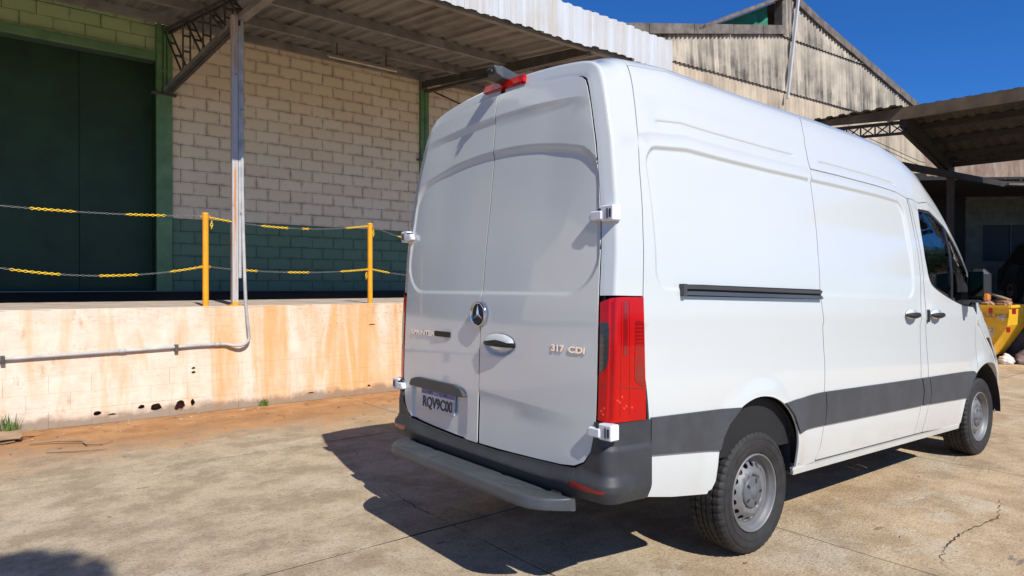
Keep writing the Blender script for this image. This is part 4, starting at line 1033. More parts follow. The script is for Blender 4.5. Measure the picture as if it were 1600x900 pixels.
grass('grass_tuft', -3.24, 8.72, 45, .13, .06, 'tiny green weed growing at the foot of the orange stained wall')

# ---------------------------------------------------------------- loading dock
DF = 8.867
dock = empty('loading_dock', (0, 0, 0), DOCK_A, 'cream painted concrete block loading dock streaked with orange stains, in front of the shaded wall', 'loading dock')
rows = [0.0, .19, .385, .58, .78, .975, 1.165, 1.305]
holes = [(1.02, .115, .042, .034), (1.50, .135, .040, .030), (1.655, .150, .062, .060), (1.915, .185, .062, .075), (2.06, .165, .026, .050), (-.02, .30, .06, .05), (1.20, .088, .05, .014), (2.07, .50, .026, .022), (2.07, .56, .024, .02), (4.42, .115, .03, .022), (3.55, .10, .05, .012), (4.46, 1.0, .06, .01)]
def jag(cu, cz, a, b, n=14, sd=0):
    rr = random.Random(sd); return [(cu + a * math.cos(q) * rr.uniform(.75, 1.15), cz + b * (math.sin(q) if math.sin(q) > 0 else .7 * math.sin(q)) * rr.uniform(.8, 1.15)) for q in np.linspace(0, 2 * math.pi, n, endpoint=False)]
bl_cache = {}
for r in range(7):
    z0, z1 = rows[r], rows[r + 1]; u = -1.0 + (.2 if r % 2 else 0)
    while u < 5.7:
        w_ = .4; u0, u1 = u + .0006, u + w_ - .0006; za, zb_ = z0 + .0005, z1 - .0005
        if r == 6: za, zb_ = z0, z1
        hs = [h for h in holes if u0 <= h[0] < u1 and za <= h[1] < zb_]
        if not hs:
            key = (round(zb_ - za, 3))
            if (key, r > 2) not in bl_cache:
                key = (key, r > 2); bl_cache[key] = MB().box(-.1993 - (.0006 if r > 2 else 0), .1993 + (.0006 if r > 2 else 0), 0, .12, 0, zb_ - za + (.0012 if r > 2 else 0), c=.0005 if r > 2 else .0009).build('block', M['dockwall'], dock)
                o = bl_cache[key]
            else: o = inst(bl_cache[(key, r > 2)])
            o.location = ((u0 + u1) / 2, DF + random.uniform(0, .0015 if r < 3 else .0006), za)
        else:
            polys = []
            for h in hs:
                a = min(h[2], (u1 - u0) / 2 - .01); b = min(h[3], (zb_ - za) / 2 - .012); cu = min(max(h[0], u0 + a * 1.16 + .004), u1 - a * 1.16 - .004); cz = min(max(h[1], za + b * 1.16 + .004), zb_ - b * 1.16 - .004)
                polys.append(jag(cu, cz, a, b, sd=int(cu * 1000)))
            V = [(u0, za), (u1, za), (u1, zb_), (u0, zb_)]; E2 = [(0, 1), (1, 2), (2, 3), (3, 0)]
            for p in polys: b0 = len(V); V += p; E2 += [(b0 + i, b0 + (i + 1) % len(p)) for i in range(len(p))]
            vo, eo, fo, *_ = delaunay_2d_cdt([Vector(q) for q in V], E2, [], 0, 1e-6); mb = MB()
            U = np.array([(q[0], q[1]) for q in vo]); T = [f for f in fo]; cc = np.array([U[list(f)].mean(0) for f in T]); k = np.ones(len(T), bool)
            for p in polys: k &= ~inpoly(cc[:, 0], cc[:, 1], p)
            mb.add([(a - u0, 0, b - za) for a, b in U], [f for f, q in zip(T, k) if q])
            for p in polys:
                m = len(p); mb.add([(a - u0, 0, b - za) for a, b in p] + [(a - u0, .035, b - za) for a, b in p], [(i, (i + 1) % m, (i + 1) % m + m, i + m) for i in range(m)])
            o = mb.build('block', M['dockwall'], dock, fix=False, label='broken block with a dark hole'); o.location = (u0, DF, za)
            # hollow behind the broken face
            cv = MB().box(.01, u1 - u0 - .01, .036, .13, .01, zb_ - za - .01).build('hollow', M['rubble'], o)
            me = cv.data; bm = bmesh.new(); bm.from_mesh(me); bmesh.ops.delete(bm, geom=[f for f in bm.faces if f.calc_center_median().y < .04], context='FACES_ONLY'); bm.to_mesh(me); bm.free()
        u += w_
MB().box(-16, -1.0, DF, DF + .12, 0, 1.305).box(5.85, 16.6, DF, DF + .12, 0, 1.305).build('dock_wall_run', M['dockwall'], dock)
MB().box(-1.0, 5.8, DF + .205, DF + .25, 0, 1.29).build('wall_core', M['dark'], dock)
# deck: apron and black ramp up to the wall, with a slightly chipped nose
mb = MB(); n = 120
vv = []
for i in range(n + 1):
    u = -3 + 12 * i / n; j = random.uniform(0, .006); vv += [(u, DF - .004 + j, 1.300 - random.uniform(0, .004)), (u, DF + .012 + j, 1.3095), (u, DF + .20, 1.311)]
mb.add(vv, [(3 * i + k, 3 * i + 3 + k, 3 * i + 4 + k, 3 * i + 1 + k) for i in range(n) for k in (0, 1)], 0)
mb.box(-16, -3, DF, DF + .2, 1.30, 1.311).box(9, 16.6, DF, DF + .2, 1.30, 1.311)
mb.add([(-16, DF + .2, 1.311), (16.6, DF + .2, 1.311), (16.6, 10.98, 1.345), (-16, 10.98, 1.345)], [(0, 1, 2, 3)])
mb.build('deck_slab', M['deck'], dock, fix=False)
MB().add([(-16, 10.98, 1.3455), (16.6, 10.98, 1.3455), (16.6, 11.86, 1.50), (-16, 11.86, 1.50)], [(0, 1, 2, 3)]).build('soot_black_ramp', M['deckblack'], dock)
MB().box(-.3, 6.9, 11.70, 11.705, 1.478, 1.488).build('metal_strip', M['chain_s'], dock)
# ---------------------------------------------------------------- warehouse behind the dock
WF = 11.82; ZC = 2.653
wh = empty('dock_warehouse', (0, 0, 0), DOCK_A, 'cream and teal painted concrete block warehouse with a big dark green door, behind the dock', 'warehouse')
wallp = MB().box(2.44, 16.5, WF + .012, WF + .2, 1.3, 7.2).build('block_wall', M['mortar'], wh)
tw_ = MB().box(2.44, 16.5, WF + .0095, WF + .013, 1.3, ZC - .004).build('painted_mortar', M['mortarteal'], wh)
proto = {}
def block(parent, mat, u0, u1, z0, z1, Dd=None):
    g = .0032; w_ = round(u1 - u0 - 2 * g, 3); h_ = round(z1 - z0 - 2 * g, 3); key = (mat, w_, h_)
    if w_ < .03: return
    if key not in proto: o = proto[key] = MB().box(-w_ / 2, w_ / 2, 0, .05, -h_ / 2, h_ / 2, c=.004).build('block', M[mat], parent)
    else: o = inst(proto[key], parent)
    o.location = ((u0 + u1) / 2 + random.uniform(-.002, .002), (Dd or WF) + random.uniform(-.002, .0035), (z0 + z1) / 2 + random.uniform(-.0015, .0015)); return o
random.seed(21)
for k in range(-6, 16):
    z0 = ZC + .2 * k; off = .37 if k % 2 == 0 else .17; u = off + .4 * 5
    while u < 7.02:
        a, b = max(u, 2.446), min(u + .4, 7.02)
        if b - a > .04: block(wallp, 'cream' if k >= 0 else 'teal', a, b, z0, z0 + .2)
        u += .4
wall2 = MB().box(7.2, 16.5, WF + .008, WF + .0125, 1.3, 7.2).build('block_wall_bay', M['mortar'], wh)
for k in range(7, 16):
    z0 = ZC + .2 * k; off = .37 if k % 2 == 0 else .17; u = off + .4 * 17
    while u < 9.2:
        a, b = max(u, 7.215), min(u + .4, 9.4)
        if b - a > .04: block(wall2, 'cream', a, b, z0, z0 + .2)
        u += .4
# over-door wall and lintel
ow = MB().box(-16, 2.215, WF + .03, WF + .22, 5.13, 7.2).build('over_door_wall', M['mortarteal'], wh)
MB().box(-3, 2.212, WF - .03, WF + .2, 5.135, 5.265, c=.008).build('door_lintel', M['coltgreen'], wh)
MB().box(-3, 2.212, WF - .012, WF + .2, 5.268, 5.292, c=.003).build('lintel_edge', M['green'], wh)
for r, z0 in enumerate((5.295, 5.49, 5.69)):
    u = -2.73 + (.2 if r % 2 else 0)
    while u < 2.2:
        a, b = u, min(u + .4, 2.212); block(ow, 'green', a, b, z0, z0 + .195, WF + .02); u += .4
MB().box(-16, -2.8, WF, WF + .2, 1.3, 5.2).build('side_wall', M['cream'], wh)
mb = MB()
dr = empty('sliding_door'); dr.parent = wh
for k in range(5):
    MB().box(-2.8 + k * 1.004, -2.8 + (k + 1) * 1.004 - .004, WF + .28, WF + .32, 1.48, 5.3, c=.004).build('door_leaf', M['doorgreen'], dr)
MB().box(-2.8, 2.22, WF + .325, WF + .34, 1.4, 5.4).build('door_backing', M['dark'], dr)
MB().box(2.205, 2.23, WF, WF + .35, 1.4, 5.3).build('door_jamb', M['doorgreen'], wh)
def column(u0, u1, zb, zt, zsplit):
    c_ = MB().box(u0, u1, WF - .05, WF + .03, zb, zsplit, c=.006).build('column', M['coltgreen'], wh)
    mb = MB(); w_ = (u1 - u0)
    mb.box(u0 + .01, u0 + .075, WF - .06, WF + .02, zsplit, zt).box(u0 + w_ * .48, u0 + w_ * .48 + .03, WF - .05, WF + .02, zsplit, zt).box(u1 - .07, u1 - .005, WF - .06, WF + .02, zsplit, zt).box(u0, u1, WF - .02, WF + .02, zsplit, zt)
    z = zsplit + .35
    while z < zt: mb.box(u0 + .075, u1 - .07, WF - .056, WF - .03, z, z + .03); z += .62
    mb.build('column_head', M['coltgreen'], c_)
    MB().box(u0 - .07, u1 + .06, WF - .09, WF + .02, zsplit - .02, zsplit + .012, c=.003).build('column_bracket', M['steeldark'], c_)
    return c_
column(2.212, 2.440, 1.44, 5.72, 4.615)
column(7.02, 7.215, 1.44, 5.55, 4.12)
MB().box(-16, 16.5, WF + .4, WF + 14, 1.3, 7.0).build('roof_body', M['palewall'], wh)
# pvc patch of daylight on the wall comes from the sky only
# ---------------------------------------------------------------- dock canopy
can = empty('dock_canopy', (0, 0, 0), DOCK_A, 'lean-to canopy of corrugated sheets with a pale metal fascia above the loading dock', 'canopy')
CF = 6.95
def rz(D_): return 5.20 + (D_ - CF) * (5.84 - 5.20) / (11.8 - CF)      # underside of the sheets
U0, U1 = -6.0, 8.85
def cprof(L, pitch, h, flat=.38):
    pts = []; x = 0
    while x < L - 1e-6:
        for f, z in ((0, 0), (flat, 0), (flat + .12, h), (flat + .38, h), (flat + .5, 0)):
            if x + f * pitch * 1.0 <= L + 1e-6: pts.append((x + f * pitch, z))
        x += pitch * .88
    return pts
def corrsheet(L, pitch, h):  # trapezoid profile list (x,z)
    pts = []; n = int(round(L / pitch))
    for i in range(n):
        x = i * pitch
        pts += [(x, 0), (x + pitch * .36, 0), (x + pitch * .50, h), (x + pitch * .86, h)]
    pts.append((L, 0)); return pts
pr_ = corrsheet(1.0, .25, .035)
mb = MB(); n = len(pr_); D0, D1 = CF + .03, WF
for z_off in (0, .0012):
    mb.add([(x, D0, rz(D0) + z + z_off) for x, z in pr_] + [(x, D1, rz(D1) + z + z_off) for x, z in pr_], [(i, i + 1, n + i + 1, n + i) for i in range(n - 1)])
rs = mb.build('roof_sheet', M['roofsheet'], can, fix=False); rs.location = (U0, 0, 0)
k = 1
while U0 + k < U1:
    o = inst(rs); o.location = (U0 + k * .985, 0, .003 * (k % 2)); k += 1
# purlins (C section)
def purlin(D_, zb, h=.13, w_=.06, u0=U0, u1=U1, name='purlin'):
    mb = MB(); mb.box(u0, u1, D_, D_ + .005, zb, zb + h).box(u0, u1, D_ + .005, D_ + w_, zb, zb + .005).box(u0, u1, D_ + .005, D_ + w_, zb + h - .005, zb + h).box(u0, u1, D_ + w_, D_ + w_ + .004, zb, zb + .022)
    return mb.build(name, M['steel'], can)
for D_ in (9.02, 10.42): purlin(D_, rz(D_) - .132)
purlin(11.66, rz(11.66) - .125)
purlin(7.95, rz(7.95) - .131) if False else None
purlin(7.02, 5.03, .165, .07, name='front_beam')
MB().box(U0, U1, CF + .015, CF + .02, 5.085, 5.20).build('fascia_rail', M['steel'], can)
# rafters between purlins at the columns
for u in (-4.2, 7.1): MB().bar((u, 7.05, 5.06), (u, 11.8, 5.66), .06, .12).build('rafter', M['steeldark'], can)
# fascia sheets, each its own piece with uneven lower edge
random.seed(4)
fp = []
for i in range(5):
    x = i * .196; fp += [(x, 0), (x + .055, 0), (x + .085, -.028), (x + .165, -.028)]
fp.append((.98, 0)); nfp = len(fp)
FS = []
for var in range(4):
    mb = MB(); zt = 5.555 + random.uniform(-.012, .012); zb = 5.055 + random.uniform(-.015, .015)
    rnd = [random.uniform(-.008, .008) for _ in fp]
    for o_ in (0, .0012):
        mb.add([(x, y + o_, zb + q) for (x, y), q in zip(fp, rnd)] + [(x, y + o_, zt + q * .5) for (x, y), q in zip(fp, rnd)], [(i, i + 1, nfp + i + 1, nfp + i) for i in range(nfp - 1)])
    o = mb.build('fascia_sheet', M['fascia'], can, fix=False); FS.append(o)
k = 0; u = U1 - .93; 
while u > U0 - .2:
    o = FS[k] if k < 4 else inst(FS[k % 4]); o.location = (u, CF - .006 * (k % 2), 0); u -= .93; k += 1
# truss over the pole
tr = empty('roof_truss'); tr.parent = can
def tp(D_, z): u = 2.36 + (11.7 - D_) * (2.62 - 2.30) / (11.7 - 8.87); return (u, D_, z)
MB().bar(tp(11.72, 4.655), tp(8.95, 5.02), .11, .075).bar(tp(8.95, 5.02), tp(7.1, 5.10), .11, .07).build('bottom_chord', M['steel'], tr)
MB().bar(tp(11.72, 4.61), tp(8.95, 4.975), .12, .008).bar(tp(11.72, 4.61), tp(8.95, 4.975), .012, .05).build('chord_flange', M['steeldark'], tr)
for s_ in (-.04, .04):
    a = Vector(tp(11.78, 5.60)) + Vector((s_, 0, 0)); b = Vector(tp(7.1, 5.16)) + Vector((s_, 0, 0)); MB().bar(a, b, .035, .05).build('top_chord', M['steeldark'], tr)
def web(Da, za, Db, zb):
    mb = MB()
    for s_ in (-.05, .05): mb.bar(Vector(tp(Da, za)) + Vector((s_, 0, 0)), Vector(tp(Db, zb)) + Vector((s_, 0, 0)), .022, .022)
    for f in (.3, .62): p = Vector(tp(Da, za)).lerp(Vector(tp(Db, zb)), f); mb.bar(p - Vector((.05, 0, 0)), p + Vector((.05, 0, 0)), .012, .03)
    mb.build('web_member', M['steeldark'], tr)
topz = lambda D_: 5.16 + (D_ - 7.1) * (5.60 - 5.16) / (11.78 - 7.1); botz = lambda D_: 4.69 + (11.72 - D_) * (5.04 - 4.69) / (11.72 - 8.95)
for Da, Db in ((11.70, 10.95), (10.88, 10.88), (10.8, 10.2), (10.1, 10.1), (10.0, 9.4), (9.35, 9.35), (9.3, 8.9)): web(Da, topz(Da), Db, botz(Db))
MB().bar((7.35, 11.78, 5.55), (7.95, 11.0, 5.05), .03, .03).build('brace', M['steeldark'], can)
MB().bar((7.12, 11.7, 5.50), (7.12, 7.1, 5.02), .09, .05).build('bottom_chord', M['steeldark'], can)
# pole and conduits
pole = empty('canopy_pole', W(2.62, DF + .10, 1.31), DOCK_A, 'pale grey steel canopy pole with rust streaks at the dock edge', 'pole')
PH = 3.72
MB().box(-.075, -.069, -.05, .03, 0, PH).box(-.069, -.005, -.05, -.044, 0, PH).box(-.011, -.005, -.044, .03, 0, PH).box(-.069, -.058, .024, .03, 0, PH).build('post_channel', M['pole'], pole)
MB().box(-.12, .03, -.085, .06, -.0, .012, c=.003).box(-.075, -.005, -.052, -.048, .012, .05).build('base_plate', M['yellow'], pole)
mb = MB(); mb.box(.002, .040, -.046, -.006, .35, PH - .12, c=.006); mb.build('conduit_channel', M['pvc'], pole)
cdt = MB(); pz = [(.052, -.040, PH - .05), (.052, -.040, 2.6), (.050, -.045, 1.5), (.055, -.06, .9), (.066, -.085, .3), (.072, -.11, -.02)]
MB().tube(pz, .021, 12).build('riser_pipe', M['pvc'], pole)
for z in (2.5, 1.2): MB().lathe([(.021, -.03), (.027, -.03), (.027, .03), (.021, .03)], (.050, -.042, z), 'Z', 12).build('pipe_coupling', M['pvc'], pole)
o = Vector((2.692, DF, 0)); pts = [(2.692, DF - .014, 1.29), (2.70, DF - .03, 1.15), (2.712, DF - .045, .98), (2.718, DF - .055, .90), (2.70, DF - .065, .855), (2.665, DF - .07, .825), (2.61, DF - .07, .805), (2.56, DF - .065, .805), (2.50, DF - .05, .815), (2.44, DF - .035, .83), (2.34, DF - .028, .833), (2.1, DF - .026, .832), (1.87, DF - .026, .825), (1.3, DF - .026, .812), (.6, DF - .026, .80), (0, DF - .026, .79), (-1.2, DF - .026, .775), (-3, DF - .026, .76)]
cdo = MB().tube(pts, .019, 12).build('wall_conduit', M['pvc'], label='grey pipe conduit bending from the pole and running along the dock wall', cat='conduit'); cdo.rotation_euler = (0, 0, DOCK_A)
for u, z in ((1.87, .824), (.2, .796)): MB().box(u - .02, u + .02, DF - .056, DF, z - .05, z + .034, c=.004).build('pipe_clip', M['steeldark'], cdo)
for u, z in ((2.34, .833), (1.3, .812)): MB().lathe([(.019, -.04), (.0235, -.04), (.0235, .04), (.019, .04)], (u, DF - .027, z), 'X', 12).build('pipe_coupling', M['pvc'], cdo)
# guard posts and chains
def post(u, lab):
    e = empty('guard_post', W(u, DF + .075, 1.31), DOCK_A, lab, 'post', 'yellow posts on the dock edge')
    MB().tube([(0, 0, 0), (0, 0, 1.155)], .036, 18).build('post_tube', M['yellow'], e)
    MB().lathe([(0, 1.166), (.034, 1.166), (.039, 1.160), (.039, 1.140), (.036, 1.135)], (0, 0, 0), 'Z', 18).build('post_cap', M['yellow'], e)
    for z in (1.12, .49):
        for s_ in (-1, 1): MB().lathe([(.012, -.004), (.017, 0), (.012, .004), (.008, 0)], (s_ * .048, 0, z), 'Y', 10, close=True).build('chain_eye', M['yellow'], e)
    return e
post(2.228, 'yellow guard post standing left of the rusty canopy pole'); post(4.478, 'yellow guard post between the canopy pole and the van'); post(-.10, 'yellow guard post at the far left of the dock edge'); post(6.73, 'yellow guard post hidden behind the van')
def torus(mb, c, tdir, up, L=.038, Wd=.022, r=.0032, mi=0):
    t = tdir.normalized(); b = t.cross(up).normalized(); n1, n2 = 12, 5; v = []
    for i in range(n1):
        a = 2 * math.pi * i / n1; ca, sa = math.cos(a), math.sin(a); p = c + t * (ca * L / 2) + b * (sa * Wd / 2); out = (t * ca + b * sa).normalized(); u2 = t.cross(b)
        for j in range(n2): q = 2 * math.pi * j / n2; v.append(p + out * (math.cos(q) * r) + u2 * (math.sin(q) * r))
    mb.add(v, [(i * n2 + j, ((i + 1) % n1) * n2 + j, ((i + 1) % n1) * n2 + (j + 1) % n2, i * n2 + (j + 1) % n2) for i in range(n1) for j in range(n2)], mi, True)
def chain(u0, u1, z0, z1, sag, yel, lab, dz=None):
    e = empty('guard_chain', (0, 0, 0), DOCK_A, lab, 'chain'); YY = [MB() for _ in yel]; S_ = MB(); n = int((u1 - u0) / .029); D_ = DF + .075
    P_ = lambda f: Vector((u0 + (u1 - u0) * f, D_, z0 + (z1 - z0) * f - sag * 4 * f * (1 - f)))
    for i in range(n):
        f = (i + .5) / n; c_ = P_(f); t = P_(min(1, f + .01)) - P_(max(0, f - .01)); u = c_.x
        yl = any(a <= u <= b for a, b in yel); up = Vector((0, 1, .35)) if i % 2 else Vector((0, .35, -1)); Y = YY[[a <= u <= b for a, b in yel].index(True)] if yl else None; torus(Y if yl else S_, c_, t, up, .040 if yl else .037, .024 if yl else .017, .0048 if yl else .0026)
    for Y in YY:
        if Y.v: Y.build('yellow_links', M['chain_y'], e)
    tag(S_.build('steel_links', M['chain_s'], e), kind='stuff')
chain(-.05, 2.18, 2.43, 2.435, .035, [(.45, .86), (1.35, 1.76)], 'upper guard chain with yellow stretches hanging in front of the green door')
chain(-.05, 2.18, 1.80, 1.80, .12, [(.27, .70), (1.10, 1.49), (1.84, 2.2)], 'lower guard chain with yellow stretches hanging in front of the green door')
chain(2.28, 4.43, 2.42, 2.43, .085, [(2.27, 2.55), (2.93, 3.27), (3.47, 3.56), (4.10, 4.45)], 'upper guard chain passing behind the canopy pole between two yellow posts')
chain(2.28, 4.43, 1.80, 1.80, .055, [(2.68, 2.86), (3.28, 3.56), (4.03, 4.45)], 'lower guard chain passing behind the canopy pole between two yellow posts')
chain(4.53, 6.68, 2.43, 2.43, .20, [(4.95, 5.4), (5.9, 6.3)], 'upper guard chain running behind the van from the second post')
chain(4.53, 6.68, 1.80, 1.80, .10, [(4.52, 4.80), (5.6, 6.0)], 'lower guard chain running behind the van from the second post')
for u, z in ((2.30, 2.36), (4.53, 2.36), (4.42, 1.74)):
    e = MB(); [torus(e, Vector((u, DF + .075, z - .03 * k)), Vector((.1, 0, 1)), Vector((0, 1, .2)) if k % 2 else Vector((1, 0, .2)), .042, .028, .0055) for k in range(3)]
    e.build('chain_end', M['chain_y'], label='loose yellow chain end hanging %s' % ('right of the post beside the canopy pole' if u < 3 else ('at the top of the post nearest the van' if z > 2 else 'half way down the post nearest the van')), cat='chain').rotation_euler = (0, 0, DOCK_A)
# fluorescent fitting under the canopy
fl = empty('tube_light', (0, 0, 0), DOCK_A, 'unlit long fluorescent tube fitting hung under the canopy', 'light fitting')
MB().box(4.46, 5.74, 10.38, 10.44, 5.315, 5.345, c=.004).build('fitting_body', M['steel'], fl)
MB().tube([(4.48, 10.395, 5.30), (5.72, 10.395, 5.30)], .017, 10).build('tube', M['tubeglass'], fl)
for u in (4.62, 5.52): MB().box(u, u + .02, 10.41, 10.43, 5.34, 5.56).build('hanger', M['steeldark'], fl)

# ---------------------------------------------------------------- gable warehouse behind
GA = .603; G0 = (6.083, 19.3)
gd = Vector((math.cos(GA), math.sin(GA), 0)); gn = Vector((-math.sin(GA), math.cos(GA), 0))
gab = empty('gable_warehouse', (G0[0], G0[1], 0), GA, 'tall warehouse with stained corrugated gable wall rising behind the van', 'warehouse')
def roofL(s): return float(np.interp(s, [-8, -3.1, 2.95], [7.1, 8.15, 9.42]))
def roofR(s): return float(np.interp(s, [2.9, 3.6, 11.2, 15.5], [10.85, 10.42, 8.42, 7.3]))
def wall_top(s): return roofL(s) if s < 3.0 else roofR(s)
pitch = .177; amp = .034
def sheet(s0, zb, ztf, name='wall_sheet', mat='fibre', y0=0.0, tilt=.05, nwave=6):
    mb = MB(); n = nwave * 6; top = []; bo = []
    for i in range(n + 1):
        s = i * pitch * nwave / n; y = y0 - amp * math.cos(2 * math.pi * s / pitch); zt = ztf(s0 + s); top.append((s, y + .012, zt)); bo.append((s, y - tilt, zb))
    mb.add(bo + top, [(i, i + 1, n + 2 + i, n + 1 + i) for i in range(n)], 0, True)
    o = mb.build(name, M[mat], gab, fix=False); o.location = (s0, 0, 0)
    md = None
    return o
ws_ = pitch * 6
s = -7.2
pro = {}
while s < 14.6:
    for (zb, zt, mt, key) in ((7.62, 9.36, 'fibre', 'm'), (9.33, 99, 'fibre', 't'), (5.3, 7.66, 'fibreclean', 'b'), (3.0, 5.33, 'fibreclean', 'c'), (0, 3.03, 'fibreclean', 'd')):
        tops = [wall_top(s), wall_top(s + ws_)]
        if max(tops) <= zb + .05: continue
        full = min(tops) >= zt
        kk = (key)
        if full and kk in pro: o = inst(pro[kk], gab); o.location = (s, random.uniform(-.006, .006), 0)
        else:
            o = sheet(s, zb, (lambda q, zt=zt: min(zt, max(zb + .01, wall_top(q)))), mat=mt)
            if full: pro[kk] = o
    s += ws_ - .0
MB().box(-7.3, 2.95, .05, .12, 0, 7.0).box(2.95, 15.2, .05, .12, 0, 7.2).build('wall_backing', M['dark'], gab)
# verge boards (left run in pieces, right run in pieces)
def verge(sa, za, sb, zb_, h, w_=.12, name='verge_cap'):
    a = Vector((sa, -.06, za)); b = Vector((sb, -.06, zb_)); mb = MB(); d = (b - a)
    v = [(sa, -.10, za), (sb, -.10, zb_), (sb, -.10, zb_ + h), (sa, -.10, za + h), (sa, .25, za + .02), (sb, .25, zb_ + .02), (sb, .25, zb_ + h), (sa, .25, za + h)]
    mb.add(v, [(0, 1, 2, 3), (4, 7, 6, 5), (3, 2, 6, 7), (0, 4, 5, 1), (0, 3, 7, 4), (1, 5, 6, 2)]); return mb.build(name, M['verge'], gab)
e_ = [-7.2, -5.1, -3.1, -1.35, .35, 1.75, 2.88]
for a, b in zip(e_, e_[1:]): verge(a + .01, roofL(a) - .02, b - .01, roofL(b) - .02, .27)
e_ = [3.42, 5.0, 6.7, 8.4, 10.1, 11.9, 13.7, 15.2]
for a, b in zip(e_, e_[1:]): verge(a + .01, roofR(a) - .03, b - .01, roofR(b) - .03, .26)
MB().box(2.86, 3.38, -.02, .3, 9.3, 11.4, c=.02).build('ridge_post', M['verge'], gab)
MB().bar((3.62, -.18, 11.6), (2.86, -.18, 7.35), .07, .07).build('rain_pipe', M['fascia'], gab)
# raised roof behind the left verge with a green shade net
up_ = MB(); n = 40; v = []
for i in range(n + 1):
    s = -1.15 + (2.95 + 1.15) * i / n; z = 8.70 + (s + 1.15) * (10.62 - 8.70) / 4.1
    for y in (-.10, .2, 3.5): v.append((s, y, z + .05 * abs(math.sin(s * 9))))
    v.append((s, -.10, z - .06))
up_.add(v, [(4 * i + k, 4 * i + 4 + k, 4 * i + 5 + k, 4 * i + 1 + k) for i in range(n) for k in (0, 1)] + [(4 * i + 3, 4 * i, 4 * i + 4, 4 * i + 7) for i in range(n)]); up_.build('raised_roof', M['verge'], gab, fix=False)
nt_ = MB(); n = 30; v = []
for i in range(n + 1):
    s = -.9 + 3.5 * i / n; zt = 8.66 + (s + 1.15) * (10.52 - 8.70) / 4.1
    for k in range(6): v.append((s, .38 + .05 * math.sin(i * 1.3 + k), 8.5 + (zt - 8.5) * k / 5))
nt_.add(v, [(6 * i + k, 6 * i + 6 + k, 6 * i + 7 + k, 6 * i + 1 + k) for i in range(n) for k in range(5)], 0, True); nt_.build('shade_net', M['net'], gab)
MB().add([(-1.0, 1.2, 8.2), (2.95, 1.2, 8.2), (2.95, 1.2, 10.3), (-1.0, 1.2, 8.5)], [(0, 1, 2, 3)]).build('loft_wall', M['dark'], gab)
MB().bar((-1.1, .25, 8.64), (2.9, .25, 10.50), .03, .04).build('roof_edge_rail', M['fascia'], gab)
# roof slopes behind
MB().add([(3.4, .25, 10.75), (15.2, .25, 7.65), (15.2, 20, 7.65), (3.4, 20, 10.75)], [(0, 1, 2, 3)]).add([(-7.2, .25, 7.55), (2.9, .25, 9.70), (2.9, 20, 9.70), (-7.2, 20, 7.55)], [(0, 1, 2, 3)]).build('roof_slope', M['verge'], gab)
# rusty downpipe and pale post at the right end of the gable
MB().bar((12.35, -.14, 7.6), (12.62, -.14, 4.5), .26, .10).build('rusty_pipe', M['rustpipe'], gab)
MB().bar((12.9, -.16, 7.5), (13.55, -.16, 4.5), .10, .08).build('rusty_brace', M['rustpipe'], gab)
MB().bar((13.2, -.18, 7.4), (13.75, -.18, 4.6), .05, .06).build('rusty_brace', M['fascia'], gab)
MB().box(13.95, 14.5, -.15, -.02, 3.5, 7.6).build('white_post', M['fascia'], gab)
for z0, z1 in ((6.55, 6.05), (6.42, 5.86)): MB().tube([(7.5, -.3, z0 + .12), (11, -.3, (z0 + z1) / 2 - .03), (15, -.3, z1)], .012, 5).build('cable', M['dark'], gab)

# ---------------------------------------------------------------- side canopy on the right
AN = 2.3523; PX = (9.25, 12.1)
c2 = empty('side_canopy', (PX[0], PX[1], 0), AN, 'dark corrugated canopy on lattice girders at the right, behind the van cab', 'canopy')
# local x runs to the far left along the front edge, local -y runs away from the yard
sdir = Vector((math.cos(AN), math.sin(AN), 0)); back = Vector((math.sin(AN), -math.cos(AN), 0))
def slopez(b): return 5.13 - .155 * b
n = 0; mb = MB(); prr = corrsheet(1.0, .25, .03); m = len(prr)
Lb = 3.9
def csheet(x0, Lb):
    mb = MB()
    for z_, mi_ in ((0, 0), (.0015, 1)): mb.add([(x, 0, 5.12 + z + z_) for x, z in prr] + [(x, -Lb, 5.12 - .155 * Lb + z + z_) for x, z in prr], [(i, i + 1, m + i + 1, m + i) for i in range(m - 1)], mi_)  # pale upper layer paints in the sunlit top, dark lower layer the shade
    o = mb.build('roof_sheet', [M['roofshade'], M['fascia']], c2, fix=False); o.location = (x0, 0.12, 0.045); return o
cs = csheet(-7, Lb); x = -6.0
while x < 1.9: o = inst(cs); o.location = (x, 0, 0); x += .99
csheet(1.95, .35); csheet(2.92, .3)
MB().add([(-7, .02, 4.90), (1.9, .02, 4.90), (3.95, .02, 5.06), (3.95, .02, 5.14), (-7, .02, 5.14), (-7, -.05, 4.90), (1.9, -.05, 4.90), (3.95, -.05, 5.06), (3.95, -.05, 5.14), (-7, -.05, 5.14)], [(0, 1, 2, 3, 4), (5, 9, 8, 7, 6), (0, 5, 6, 1), (1, 6, 7, 2), (2, 7, 8, 3), (3, 8, 9, 4)]).build('front_fascia_board', M['boardbrown'], c2)
for b in (1.0, 2.0, 3.0, 3.8): MB().box(-7, 2.0 - .0, -b - .06, -b, slopez(b) - .13, slopez(b) - .012).build('purlin', M['blacksteel'], c2)
def lattice(P, Q, h, nb, name='lattice_girder'):
    P = Vector(P); Q = Vector(Q); g = empty(name); g.parent = c2; dn = Vector((0, 0, -h)); a = MB(); a.bar(P, Q, .07, .06); a.build('upper_chord', M['blacksteel'], g)
    b = MB(); b.bar(P + dn, Q + dn, .07, .05); b.build('lower_chord', M['blacksteel'], g)
    for i in range(nb):
        p0, p1 = P.lerp(Q, i / nb), P.lerp(Q, (i + 1) / nb)
        MB().bar(p0, p1 + dn, .022, .022).bar(p0 + dn, p1, .022, .022).bar(p0, p0 + dn, .025, .025).build('lattice_web', M['blacksteel'], g)
